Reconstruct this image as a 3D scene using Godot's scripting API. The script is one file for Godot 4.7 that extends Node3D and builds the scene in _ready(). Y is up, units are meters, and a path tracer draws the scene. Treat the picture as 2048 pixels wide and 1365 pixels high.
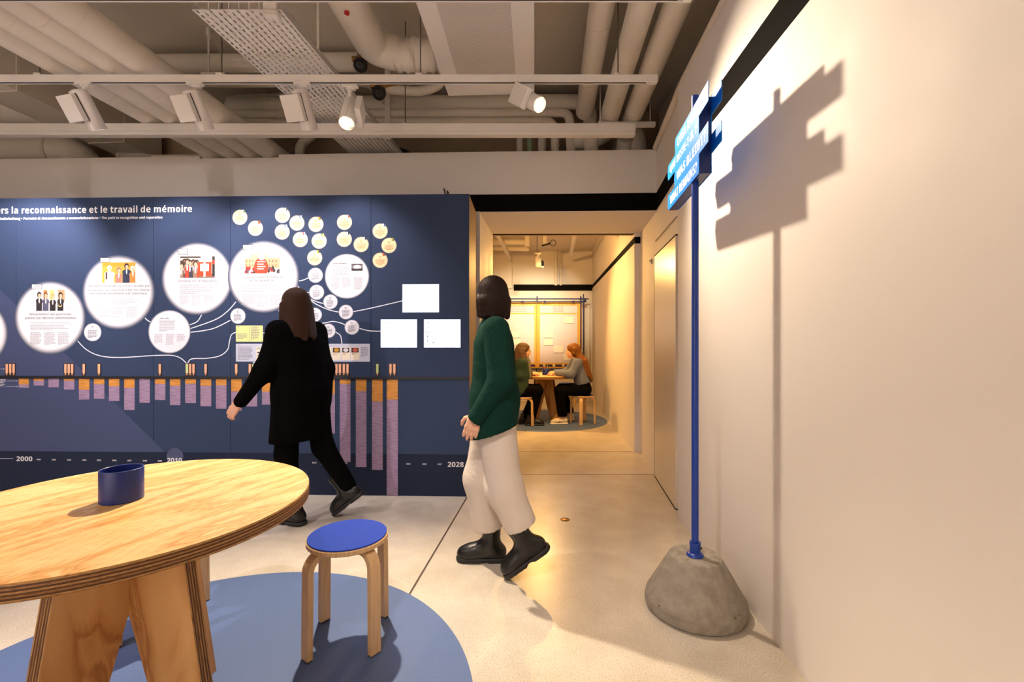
extends Node3D
# Exhibition room. x right, y up, -z into the picture; metres. D is the distance in front of the camera (z = -D).

const F := 915.0
const EYE := 1.3
var M := {}
var rng := RandomNumberGenerator.new()

# ---------------------------------------------------------------- small helpers
func P(x: float, h: float, d: float) -> Vector3:
	return Vector3(x, h, -d)

func at(px: float, py: float, d: float) -> Vector3:
	return Vector3((px - 1024.0) / F * d, EYE + (682.5 - py) / F * d, -d)

func rgb(r: int, g: int, b: int) -> Color:
	return Color(r / 255.0, g / 255.0, b / 255.0)

func mat(c: Color, rough := 0.6, metal := 0.0) -> StandardMaterial3D:
	var m := StandardMaterial3D.new()
	m.albedo_color = c
	m.roughness = rough
	m.metallic = metal
	return m

func glow(c: Color, e: float) -> StandardMaterial3D:
	var m := mat(c, 0.5)
	m.emission_enabled = true
	m.emission = c
	m.emission_energy_multiplier = e
	return m

func ramp(stops: Array, hard := false) -> Gradient:
	var g := Gradient.new()
	var o := PackedFloat32Array()
	var c := PackedColorArray()
	for s in stops:
		o.append(s[0])
		c.append(s[1])
	g.offsets = o
	g.colors = c
	if hard:
		g.interpolation_mode = Gradient.GRADIENT_INTERPOLATE_CONSTANT
	return g

func noise_tex(sz: int, freq: float, type: int, g: Gradient, seed_: int, fractal := FastNoiseLite.FRACTAL_FBM, oct := 3, warp := 0.0, normal := false) -> NoiseTexture2D:
	var n := FastNoiseLite.new()
	n.seed = seed_
	n.noise_type = type
	n.frequency = freq
	n.fractal_type = fractal
	n.fractal_octaves = oct
	if fractal == FastNoiseLite.FRACTAL_PING_PONG:
		n.fractal_ping_pong_strength = 3.2
		n.fractal_gain = 0.35
	if warp > 0.0:
		n.domain_warp_enabled = true
		n.domain_warp_amplitude = warp
		n.domain_warp_frequency = freq * 0.8
	var t := NoiseTexture2D.new()
	t.width = sz
	t.height = sz
	t.seamless = true
	t.noise = n
	if g:
		t.color_ramp = g
	t.as_normal_map = normal
	return t

func st() -> SurfaceTool:
	var s := SurfaceTool.new()
	s.begin(Mesh.PRIMITIVE_TRIANGLES)
	s.set_smooth_group(-1)
	return s

func tri(s: SurfaceTool, a: Vector3, b: Vector3, c: Vector3) -> void:
	s.add_vertex(a)
	s.add_vertex(b)
	s.add_vertex(c)

func quad(s: SurfaceTool, a: Vector3, b: Vector3, c: Vector3, d: Vector3) -> void:
	tri(s, a, b, c)
	tri(s, a, c, d)

func quad_uv(s: SurfaceTool, p: Array, uv: Array) -> void:
	for i in [0, 1, 2, 0, 2, 3]:
		s.set_uv(uv[i])
		s.add_vertex(p[i])

# chamfered box, centre c, half sizes h, in the axes of basis b
func box(s: SurfaceTool, c: Vector3, size: Vector3, bev := 0.0, b := Basis.IDENTITY) -> void:
	s.set_smooth_group(-1)
	var h := size / 2.0
	bev = minf(bev, 0.49 * minf(size.x, minf(size.y, size.z)))
	if bev <= 0.0:
		var v := []
		for i in 8:
			v.append(c + b * Vector3(h.x if i & 1 else -h.x, h.y if i & 2 else -h.y, h.z if i & 4 else -h.z))
		quad(s, v[4], v[6], v[7], v[5])
		quad(s, v[1], v[3], v[2], v[0])
		quad(s, v[5], v[7], v[3], v[1])
		quad(s, v[0], v[2], v[6], v[4])
		quad(s, v[6], v[2], v[3], v[7])
		quad(s, v[0], v[4], v[5], v[1])
		return
	var q := {}
	for x in [-1, 1]:
		for y in [-1, 1]:
			for z in [-1, 1]:
				for k in 3:
					var e := Vector3(h.x - bev, h.y - bev, h.z - bev)
					e[k] = h[k]
					q[[x, y, z, k]] = c + b * Vector3(e.x * x, e.y * y, e.z * z)
	for k in 3:
		var u := (k + 1) % 3
		var w := (k + 2) % 3
		for sgn in [-1, 1]:
			var f := []
			for uv in [[-1, -1], [1, -1], [1, 1], [-1, 1]]:
				var key := [0, 0, 0, k]
				key[k] = sgn
				key[u] = uv[0]
				key[w] = uv[1]
				f.append(q[key])
			if sgn > 0:
				quad(s, f[3], f[2], f[1], f[0])
			else:
				quad(s, f[0], f[1], f[2], f[3])
		for su in [-1, 1]:
			for sw in [-1, 1]:
				var a0 := [0, 0, 0, u]
				a0[k] = -1
				a0[u] = su
				a0[w] = sw
				var a1 := a0.duplicate()
				a1[k] = 1
				var b0 := a0.duplicate()
				b0[3] = w
				var b1 := a1.duplicate()
				b1[3] = w
				if su * sw > 0:
					quad(s, q[b0], q[b1], q[a1], q[a0])
				else:
					quad(s, q[a0], q[a1], q[b1], q[b0])
	for x in [-1, 1]:
		for y in [-1, 1]:
			for z in [-1, 1]:
				if x * y * z > 0:
					tri(s, q[[x, y, z, 2]], q[[x, y, z, 1]], q[[x, y, z, 0]])
				else:
					tri(s, q[[x, y, z, 0]], q[[x, y, z, 1]], q[[x, y, z, 2]])

# a round tube along a list of points; r a number or one radius per point
func tube(s: SurfaceTool, pts: Array, r, n := 14, caps := true) -> void:
	s.set_smooth_group(1)
	var rings := []
	var up := Vector3.UP
	var prev := Vector3.ZERO
	for i in pts.size():
		var t: Vector3 = (pts[mini(i + 1, pts.size() - 1)] - pts[maxi(i - 1, 0)]).normalized()
		if i == 0:
			up = t.cross(Vector3.RIGHT if absf(t.x) < 0.9 else Vector3.UP).normalized()
		else:
			up = (up - t * up.dot(t)).normalized()
		var side := t.cross(up)
		var rr: float = r[i] if r is Array else r
		var ring := []
		for k in n:
			var a := TAU * k / n
			ring.append(pts[i] + (up * cos(a) + side * sin(a)) * rr)
		rings.append(ring)
	for i in rings.size() - 1:
		for k in n:
			var k2 := (k + 1) % n
			quad(s, rings[i][k], rings[i][k2], rings[i + 1][k2], rings[i + 1][k])
	if caps:
		s.set_smooth_group(-1)
		for k in n:
			var k2 := (k + 1) % n
			tri(s, pts[0], rings[0][k2], rings[0][k])
			tri(s, pts[-1], rings[-1][k], rings[-1][k2])
	s.set_smooth_group(-1)

# round off the corners of a path
func bend(pts: Array, r: float, n := 6) -> Array:
	var out := [pts[0]]
	for i in range(1, pts.size() - 1):
		var a: Vector3 = (pts[i - 1] - pts[i])
		var b: Vector3 = (pts[i + 1] - pts[i])
		var q := minf(r, 0.49 * minf(a.length(), b.length()))
		var p0: Vector3 = pts[i] + a.normalized() * q
		var p1: Vector3 = pts[i] + b.normalized() * q
		for k in n + 1:
			var t := float(k) / n
			out.append(p0.lerp(pts[i], t).lerp((pts[i] as Vector3).lerp(p1, t), t))
	out.append(pts[-1])
	return out

func spline(pts: Array, n := 8) -> Array:
	var out := []
	for i in pts.size() - 1:
		var p0: Vector3 = pts[maxi(i - 1, 0)]
		var p3: Vector3 = pts[mini(i + 2, pts.size() - 1)]
		for k in n:
			out.append((pts[i] as Vector3).cubic_interpolate(pts[i + 1], p0, p3, float(k) / n))
	out.append(pts[-1])
	return out

# profile of [radius, y] turned round the y axis; sharp profile corners are given twice
func lathe(s: SurfaceTool, c: Vector3, prof: Array, n := 40, sx := 1.0) -> void:
	for i in prof.size() - 1:
		var a: Array = prof[i]
		var b: Array = prof[i + 1]
		if a == b:
			continue
		s.set_smooth_group(i + 1 if a.size() > 2 or b.size() > 2 else 1)
		for k in n:
			var t0 := TAU * k / n
			var t1 := TAU * (k + 1) / n
			var d0 := Vector3(cos(t0) * sx, 0, sin(t0))
			var d1 := Vector3(cos(t1) * sx, 0, sin(t1))
			var u := Vector3.UP
			if a[0] > 0.0:
				tri(s, c + d0 * a[0] + u * a[1], c + d0 * b[0] + u * b[1], c + d1 * a[0] + u * a[1])
			if b[0] > 0.0:
				tri(s, c + d1 * a[0] + u * a[1], c + d0 * b[0] + u * b[1], c + d1 * b[0] + u * b[1])
	s.set_smooth_group(-1)

# polygon (in x,y) given depth along z, placed by t
func prism(s: SurfaceTool, poly: PackedVector2Array, z0: float, z1: float, t := Transform3D.IDENTITY) -> void:
	s.set_smooth_group(-1)
	var idx := Geometry2D.triangulate_polygon(poly)
	for i in range(0, idx.size(), 3):
		var p := []
		for k in 3:
			p.append(poly[idx[i + k]])
		var cw: bool = (p[1] - p[0]).cross(p[2] - p[0]) < 0.0
		if not cw:
			p = [p[0], p[2], p[1]]
		tri(s, t * Vector3(p[0].x, p[0].y, z1), t * Vector3(p[1].x, p[1].y, z1), t * Vector3(p[2].x, p[2].y, z1))
		tri(s, t * Vector3(p[0].x, p[0].y, z0), t * Vector3(p[2].x, p[2].y, z0), t * Vector3(p[1].x, p[1].y, z0))
	var ccw := not Geometry2D.is_polygon_clockwise(poly)
	for i in poly.size():
		var a := poly[i]
		var b := poly[(i + 1) % poly.size()]
		if ccw:
			var w := a
			a = b
			b = w
		quad(s, t * Vector3(a.x, a.y, z0), t * Vector3(a.x, a.y, z1), t * Vector3(b.x, b.y, z1), t * Vector3(b.x, b.y, z0))

func obj(called: String, s, m: Material, parent: Node = null) -> MeshInstance3D:
	var o := MeshInstance3D.new()
	o.name = called
	if s is SurfaceTool:
		s.generate_normals()
		s.index()
		o.mesh = s.commit()
	else:
		o.mesh = s
	o.material_override = m
	(parent if parent else self).add_child(o, true)
	return o

func tag(o: Node, label: String, category: String, group := "") -> Node:
	o.set_meta("label", label)
	o.set_meta("category", category)
	if group:
		o.set_meta("group", group)
	return o

func thing(called: String, label: String, category: String, where := Vector3.ZERO, turn := 0.0, group := "") -> Node3D:
	var o := Node3D.new()
	o.name = called
	add_child(o, true)
	o.position = where
	o.rotation.y = turn
	tag(o, label, category, group)
	return o

func struct(called: String, s, m: Material, label: String) -> MeshInstance3D:
	var o := obj(called, s, m)
	o.set_meta("kind", "structure")
	o.set_meta("label", label)
	return o

func copy(src: Node3D, label: String, where: Vector3, turn := 0.0) -> Node3D:
	var r: Node3D = src.duplicate()
	add_child(r, true)
	r.position = where
	r.rotation.y = turn
	r.set_meta("label", label)
	return r

func aim(dir: Vector3) -> Basis:
	return Basis.looking_at(dir.normalized(), Vector3.UP if absf(dir.normalized().y) < 0.95 else Vector3.RIGHT)

func wall_pts(s: SurfaceTool, a: Vector2, b: Vector2, h0: float, h1: float, thick: float) -> void:
	# upright slab between two floor-plan points (x, D); thickness to the right of a -> b
	var d := (b - a).normalized()
	var n := Vector2(d.y, -d.x) * thick
	var c := [a, b, b + n, a + n]
	var lo := []
	var hi := []
	for p in c:
		lo.append(P(p.x, h0, p.y))
		hi.append(P(p.x, h1, p.y))
	for i in 4:
		var j := (i + 1) % 4
		quad(s, lo[i], hi[i], hi[j], lo[j])
	quad(s, hi[0], hi[3], hi[2], hi[1])
	quad(s, lo[0], lo[1], lo[2], lo[3])

# ---------------------------------------------------------------- scene
func _ready() -> void:
	rng.seed = 7
	view_and_light()
	materials()
	shell()
	far_shell()
	ceiling_services()
	lights_on_tracks()
	mural()
	table_and_stools()
	signpost()
	far_room()
	people()

func view_and_light() -> void:
	var cam := Camera3D.new()
	cam.name = "camera"
	cam.fov = rad_to_deg(2.0 * atan(682.5 / F))
	cam.near = 0.05
	cam.far = 60.0
	cam.position = Vector3(0, EYE, 0)
	add_child(cam)
	cam.current = true
	var we := WorldEnvironment.new()
	we.name = "world"
	var e := Environment.new()
	e.background_mode = Environment.BG_COLOR
	e.background_color = Color(0.02, 0.02, 0.022)
	e.tonemap_mode = Environment.TONE_MAPPER_LINEAR
	e.tonemap_exposure = 1.0
	e.sdfgi_enabled = true
	e.ssao_enabled = true
	e.ssil_enabled = true
	we.environment = e
	add_child(we)

const COOL := Color(1.0, 0.95, 0.96)
const SOFT := Color(1.0, 0.94, 0.89)
const WARM := Color(1.0, 0.91, 0.79)
const POSTER := Color(1.0, 0.90, 0.72)
const AMBER := Color(1.0, 0.76, 0.43)

func materials() -> void:
	M.white = mat(rgb(226, 220, 213), 0.75)
	M.white.heightmap_enabled = false
	M.wallpaint = mat(rgb(226, 220, 216), 0.7)
	M.wallpaint.roughness_texture = noise_tex(256, 0.02, FastNoiseLite.TYPE_SIMPLEX_SMOOTH, ramp([[0.0, Color(0.85, 0.85, 0.85)], [1.0, Color(1, 1, 1)]]), 5, FastNoiseLite.FRACTAL_FBM, 4)
	M.wallpaint.uv1_triplanar = true
	M.wallpaint.uv1_world_triplanar = true
	M.wallpaint.uv1_scale = Vector3(0.6, 0.6, 0.6)
	M.plaster = mat(rgb(218, 208, 194), 0.9)
	M.black = mat(rgb(13, 11, 10), 0.9)
	M.black.metallic_specular = 0.2
	M.shadowgap = mat(rgb(24, 22, 20), 0.9)
	M.pipe = mat(rgb(228, 220, 208), 0.7)
	M.pipe.normal_enabled = true
	M.pipe.normal_texture = noise_tex(256, 0.03, FastNoiseLite.TYPE_SIMPLEX_SMOOTH, null, 9, FastNoiseLite.FRACTAL_FBM, 3, 0.0, true)
	M.pipe.normal_scale = 0.16
	M.pipe.uv1_triplanar = true
	M.pipe.uv1_scale = Vector3(3, 3, 3)
	M.metalwhite = mat(rgb(224, 219, 214), 0.45)
	M.steel = mat(rgb(120, 116, 112), 0.35, 0.8)
	M.brass = mat(rgb(150, 112, 62), 0.4, 0.8)
	M.darkmetal = mat(rgb(38, 36, 35), 0.45, 0.4)
	M.blue = mat(rgb(10, 58, 156), 0.35)
	M.signblue = mat(rgb(16, 122, 226), 0.45)
	M.signblue.metallic_specular = 0.28
	M.cupblue = mat(rgb(22, 44, 122), 0.38)
	M.lettering = mat(rgb(245, 245, 245), 0.6)
	M.felt = mat(rgb(24, 62, 172), 0.95)
	M.felt.albedo_texture = noise_tex(256, 0.2, FastNoiseLite.TYPE_SIMPLEX, ramp([[0.0, Color(0.86, 0.86, 0.88)], [1.0, Color(1, 1, 1)]]), 3)
	M.felt.uv1_triplanar = true
	M.felt.uv1_scale = Vector3(6, 6, 6)
	M.felt.rim_enabled = true
	M.felt.rim = 0.15
	M.birch = mat(rgb(222, 186, 140), 0.5)
	M.birch.albedo_texture = noise_tex(512, 0.012, FastNoiseLite.TYPE_SIMPLEX, ramp([[0.0, Color(0.86, 0.83, 0.78)], [0.5, Color(0.97, 0.95, 0.92)], [1.0, Color(1, 1, 1)]]), 21, FastNoiseLite.FRACTAL_FBM, 4)
	M.birch.uv1_triplanar = true
	M.birch.uv1_scale = Vector3(9, 0.8, 9)
	var pine := ramp([[0.0, rgb(246, 211, 152)], [0.4, rgb(241, 202, 140)], [0.6, rgb(234, 188, 120)], [0.7, rgb(216, 152, 78)], [0.76, rgb(238, 194, 128)], [0.88, rgb(222, 164, 90)], [0.92, rgb(242, 204, 144)], [1.0, rgb(247, 214, 158)]])
	M.pine = mat(Color.WHITE, 0.42)
	M.pine.albedo_texture = noise_tex(1024, 0.003, FastNoiseLite.TYPE_SIMPLEX_SMOOTH, pine, 12, FastNoiseLite.FRACTAL_PING_PONG, 2, 30.0)
	M.pine.detail_enabled = true
	M.pine.detail_blend_mode = BaseMaterial3D.BLEND_MODE_MUL
	M.pine.detail_uv_layer = BaseMaterial3D.DETAIL_UV_2
	M.pine.detail_albedo = noise_tex(512, 0.05, FastNoiseLite.TYPE_SIMPLEX, ramp([[0.0, Color(0.74, 0.66, 0.56)], [0.42, Color(0.97, 0.95, 0.92)], [1.0, Color(1, 1, 1)]]), 14)
	var ply := ramp([[0.0, rgb(230, 182, 120)], [0.4, rgb(222, 170, 108)], [0.6, rgb(208, 152, 90)], [0.7, rgb(178, 118, 62)], [0.78, rgb(214, 160, 98)], [0.9, rgb(190, 130, 72)], [1.0, rgb(230, 184, 122)]])
	M.legply = mat(Color.WHITE, 0.5)
	M.legply.albedo_texture = noise_tex(1024, 0.003, FastNoiseLite.TYPE_SIMPLEX_SMOOTH, ply, 33, FastNoiseLite.FRACTAL_PING_PONG, 2, 34.0)
	M.edge = mat(Color.WHITE, 0.65)
	var et := GradientTexture2D.new()
	var bands := []
	var tones := [rgb(206, 160, 98), rgb(104, 68, 38), rgb(178, 128, 74), rgb(92, 58, 32), rgb(196, 148, 88), rgb(110, 72, 40), rgb(172, 122, 70), rgb(96, 62, 34), rgb(206, 160, 100)]
	for i in 9:
		bands.append([i / 9.0, tones[i]])
	et.gradient = ramp(bands, true)
	et.width = 16
	et.height = 128
	et.fill_from = Vector2(0, 0)
	et.fill_to = Vector2(0, 1)
	M.edge.albedo_texture = et
	M.edge.detail_enabled = true
	M.edge.detail_blend_mode = BaseMaterial3D.BLEND_MODE_MUL
	M.edge.detail_uv_layer = BaseMaterial3D.DETAIL_UV_2
	M.edge.detail_albedo = noise_tex(512, 0.03, FastNoiseLite.TYPE_SIMPLEX, ramp([[0.0, Color(0.55, 0.5, 0.45)], [0.45, Color(0.92, 0.9, 0.88)], [1.0, Color(1, 1, 1)]]), 17)
	M.terrazzo = mat(Color.WHITE, 0.3)
	M.terrazzo.albedo_texture = noise_tex(1024, 0.17, FastNoiseLite.TYPE_SIMPLEX, ramp([[0.0, rgb(112, 92, 72)], [0.045, rgb(140, 120, 98)], [0.075, rgb(196, 186, 170)], [0.2, rgb(211, 202, 189)], [0.8, rgb(214, 206, 193)], [0.92, rgb(226, 220, 208)], [1.0, rgb(230, 224, 214)]]), 41, FastNoiseLite.FRACTAL_NONE, 1)
	M.terrazzo.albedo_texture.seamless_blend_skirt = 0.01
	M.terrazzo.uv1_triplanar = true
	M.terrazzo.uv1_world_triplanar = true
	M.terrazzo.uv1_scale = Vector3(0.83, 0.83, 0.83)
	M.terrazzo.detail_enabled = true
	M.terrazzo.detail_blend_mode = BaseMaterial3D.BLEND_MODE_MUL
	M.terrazzo.detail_uv_layer = BaseMaterial3D.DETAIL_UV_2
	M.terrazzo.uv2_triplanar = true
	M.terrazzo.uv2_world_triplanar = true
	M.terrazzo.uv2_scale = Vector3(0.31, 0.31, 0.31)
	M.terrazzo.detail_albedo = noise_tex(1024, 0.01, FastNoiseLite.TYPE_SIMPLEX, ramp([[0.0, Color(0.92, 0.91, 0.9)], [1.0, Color(1, 1, 1)]]), 42, FastNoiseLite.FRACTAL_FBM, 5)
	M.rug = mat(Color.WHITE, 0.6)
	M.rug.albedo_texture = noise_tex(1024, 0.16, FastNoiseLite.TYPE_SIMPLEX, ramp([[0.0, rgb(66, 88, 134)], [0.45, rgb(82, 106, 156)], [0.7, rgb(90, 113, 162)], [1.0, rgb(118, 138, 180)]]), 43, FastNoiseLite.FRACTAL_FBM, 2)
	M.rug.uv1_triplanar = true
	M.rug.uv1_world_triplanar = true
	M.rug.uv1_scale = Vector3(1.3, 1.3, 1.3)
	M.concrete = mat(Color.WHITE, 0.85)
	M.concrete.albedo_texture = noise_tex(512, 0.012, FastNoiseLite.TYPE_SIMPLEX, ramp([[0.0, rgb(128, 120, 110)], [0.5, rgb(150, 142, 131)], [1.0, rgb(168, 160, 148)]]), 51, FastNoiseLite.FRACTAL_FBM, 5)
	M.concrete.uv1_triplanar = true
	M.concrete.uv1_scale = Vector3(2.5, 2.5, 2.5)
	M.pit = mat(rgb(58, 52, 46), 0.95)
	M.rubber = mat(rgb(24, 24, 25), 0.6)
	M.perf = mat(rgb(218, 211, 204), 0.6)
	var im := Image.create(64, 64, false, Image.FORMAT_RGB8)
	for y in 64:
		for x in 64:
			var d := minf(Vector2(x - 16, y - 16).length(), Vector2(x - 48, y - 48).length())
			d = minf(d, minf(Vector2(x - 16 - 64, y - 16).length(), Vector2(x - 48, y - 48 + 64).length()))
			im.set_pixel(x, y, Color(0.13, 0.12, 0.11) if d < 12.5 else Color(1, 1, 1))
	M.perf.albedo_texture = ImageTexture.create_from_image(im)
	M.doorleaf = mat(rgb(216, 206, 192), 0.3)
	M.paper = mat(rgb(244, 238, 226), 0.8)
	M.greyprint = mat(rgb(120, 122, 132), 0.8)
	M.vcol = mat(Color.WHITE, 0.55)
	M.vcol.vertex_color_use_as_albedo = true

# ---------------------------------------------------------------- room shell
const WR := [Vector2(0.915, -2.0), Vector2(1.2107, 3.337)]          # near right wall, floor plan (x, D)
const DW := [Vector2(1.256, 3.37), Vector2(1.40, 4.43), Vector2(1.502, 5.35)]   # wall with the door, then the passage wall

func back_d(x: float) -> float:
	return 4.43 + 0.0311 * (1.40 - x)

func shell() -> void:
	var s := st()
	box(s, P(-2.6, -0.05, 3.7), Vector3(13.0, 0.1, 14.0))
	var fl := struct("floor", s, M.terrazzo, "cream terrazzo floor with dark specks and thin metal joints")
	# joints between the terrazzo fields
	s = st()
	var ja := Vector2(-0.372, 3.82)
	var jb := Vector2(-0.98, -2.0)
	var jn := Vector2(jb.y - ja.y, ja.x - jb.x).normalized() * 0.0055
	quad(s, P(ja.x - jn.x, 0.0012, ja.y - jn.y), P(ja.x + jn.x, 0.0012, ja.y + jn.y), P(jb.x + jn.x, 0.0012, jb.y + jn.y), P(jb.x - jn.x, 0.0012, jb.y - jn.y))
	obj("joint", s, mat(rgb(96, 84, 72), 0.4, 0.3), fl)
	for j in [[4.43, 1.40], [5.35, 1.50]]:
		s = st()
		box(s, P((j[1] - 0.32) / 2.0, 0.0008, j[0] + 0.02), Vector3(j[1] + 0.32, 0.0016, 0.012))
		obj("joint", s, mat(rgb(120, 100, 78), 0.5, 0.2), fl)
	s = st()
	box(s, P(-2.6, 4.05, 2.0), Vector3(13.0, 0.1, 11.0))
	struct("ceiling", s, M.plaster, "beige plastered concrete ceiling above the pipes")
	# near right wall, full height
	s = st()
	wall_pts(s, WR[0], WR[1], 0.0, 3.14, 0.16)
	var w := struct("wall_right", s, M.wallpaint, "white partition wall on the right that carries the shadow of the signpost")
	# thin board seams on it
	for dd in [1.30, 1.62]:
		s = st()
		var x: float = 1.0278 + 0.0549 * dd
		box(s, P(x - 0.0004, 1.28, dd), Vector3(0.001, 2.56, 0.0025), 0.0, Basis(Vector3.UP, -atan(0.0549)))
		obj("board_seam", s, mat(rgb(206, 198, 190), 0.8), w)
	s = st()
	wall_pts(s, DW[0], DW[1], 0.0, 3.14, 0.14)
	struct("wall_door", s, M.wallpaint, "white wall section set back around the flush door")
	# black band on both, 2.575 - 2.735
	s = st()
	var off := Vector2(-0.003, 0.0)
	wall_pts(s, WR[0] + off, WR[1] + off, 2.585, 2.745, 0.02)
	struct("trim_1", s, M.black, "black painted band high on the right wall")
	s = st()
	wall_pts(s, DW[0] + off, DW[1] + off, 2.57, 2.735, 0.02)
	struct("trim_7", s, M.black, "black painted band above the flush door")
	# building wall behind, up to the ceiling
	s = st()
	wall_pts(s, Vector2(1.72, -2.2), Vector2(1.72, 5.35), 0.0, 4.0, 0.1)
	struct("wall_outer", s, M.plaster, "plastered outer wall behind the white partition")
	# back wall with the passage: header with a notch for the pipes
	s = st()
	var ang := -atan(0.0311)
	var t := Transform3D(Basis(Vector3.UP, ang), P(1.40, 0, 4.43))
	var poly := PackedVector2Array([Vector2(-1.714, 0), Vector2(-1.714, 2.566), Vector2(0.0, 2.566), Vector2(0.0, 3.155), Vector2(-3.72, 3.155), Vector2(-3.72, 3.125), Vector2(-4.52, 3.125), Vector2(-4.52, 3.145), Vector2(-8.6, 3.145), Vector2(-8.6, 0)])
	prism(s, poly, -0.12, 0.0, t)
	struct("wall_back", s, M.wallpaint, "white back wall and bulkhead above the blue timeline")
	s = st()
	prism(s, PackedVector2Array([Vector2(-8.6, 2.57), Vector2(0.0, 2.566), Vector2(0.0, 2.735), Vector2(-8.6, 2.735)]), 0.0, 0.004, t)
	struct("trim_2", s, M.black, "black painted band above the passage")
	# slim white door post at the left of the passage
	s = st()
	box(s, P(-0.335, 1.283, 4.478), Vector3(0.045, 2.566, 0.03), 0.003, Basis(Vector3.UP, ang))
	struct("trim_3", s, M.wallpaint, "slim white post at the left edge of the passage")
	# flush door in the right wall
	door()
	# room behind the camera and to the left
	s = st()
	wall_pts(s, Vector2(-8.0, -2.2), Vector2(-8.0, 5.2), 0.0, 4.0, -0.1)
	struct("wall_left", s, M.wallpaint, "white wall far to the left of the room")
	s = st()
	wall_pts(s, Vector2(1.75, -2.2), Vector2(-8.1, -2.2), 0.0, 4.0, -0.1)
	struct("wall_front", s, M.wallpaint, "white wall behind the camera")
	# wall above the passage, seen over the bulkhead
	s = st()
	wall_pts(s, Vector2(-8.1, 5.45), Vector2(1.75, 5.36), 2.56, 4.0, -0.1)
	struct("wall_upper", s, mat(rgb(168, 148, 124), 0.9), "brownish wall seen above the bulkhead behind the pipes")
	# brass floor socket
	var so := thing("floor_socket", "small round brass floor socket in the terrazzo before the passage", "floor socket", P(0.386, 0, 3.328))
	s = st()
	lathe(s, Vector3.ZERO, [[0.0, 0.003], [0.03, 0.003], [0.036, 0.0]], 24)
	obj("lid", s, M.brass, so)
	s = st()
	lathe(s, Vector3.ZERO, [[0.020, 0.0034], [0.022, 0.0042], [0.024, 0.0034]], 24)
	obj("ring", s, M.darkmetal, so)

func door() -> void:
	var a := Vector2(1.268, 3.52)
	var b := Vector2(1.3795, 4.40)
	var dir := (b - a).normalized()
	var ang := atan2(dir.y, dir.x)
	var d := Node3D.new()
	d.name = "door_1"
	add_child(d, true)
	d.set_meta("kind", "structure")
	d.set_meta("label", "flush beige door with a round steel knob in the right wall")
	d.position = P(a.x, 0, a.y)
	d.rotation.y = ang
	var w := (b - a).length()
	var s := st()
	box(s, Vector3(w / 2, 1.06, 0.006), Vector3(w - 0.006, 2.105, 0.03), 0.002)
	obj("door_leaf", s, M.doorleaf, d)
	s = st()
	box(s, Vector3(w / 2, 2.118, 0.0), Vector3(w + 0.006, 0.008, 0.02))
	obj("door_gap", s, M.shadowgap, d)
	s = st()
	box(s, Vector3(w + 0.002, 1.06, 0.0), Vector3(0.006, 2.12, 0.02))
	obj("door_gap", s, M.shadowgap, d)
	s = st()
	box(s, Vector3(w / 2, 0.004, 0.0), Vector3(w, 0.006, 0.024))
	obj("door_gap", s, M.shadowgap, d)
	s = st()
	box(s, Vector3(w / 2, 2.26, 0.001), Vector3(w, 0.003, 0.012))
	obj("panel_joint", s, mat(rgb(190, 180, 168), 0.8), d)
	s = st()
	tube(s, [Vector3(w - 0.07, 1.047, 0.02), Vector3(w - 0.07, 1.047, 0.05)], 0.012, 12)
	s.set_smooth_group(1)
	var prof := [[0.0, 0.0], [0.02, 0.002], [0.029, 0.012], [0.03, 0.02], [0.024, 0.032], [0.012, 0.036], [0.0, 0.037]]
	for q in prof.size() - 1:
		for k in 20:
			var a0 := TAU * k / 20
			var a1 := TAU * (k + 1) / 20
			var f := func(pr, an): return Vector3(w - 0.07 + cos(an) * pr[0], 1.047 + sin(an) * pr[0], 0.045 + pr[1])
			quad(s, f.call(prof[q], a0), f.call(prof[q + 1], a0), f.call(prof[q + 1], a1), f.call(prof[q], a1))
	tube(s, [Vector3(w - 0.07, 1.047, 0.02), Vector3(w - 0.07, 1.047, 0.026)], 0.026, 20)
	obj("knob", s, M.steel, d)
	s = st()
	tube(s, [Vector3(w - 0.07, 0.965, 0.02), Vector3(w - 0.07, 0.965, 0.026)], 0.018, 18)
	box(s, Vector3(w - 0.07, 0.952, 0.024), Vector3(0.012, 0.04, 0.006), 0.002)
	obj("lock_plate", s, M.steel, d)

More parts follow.
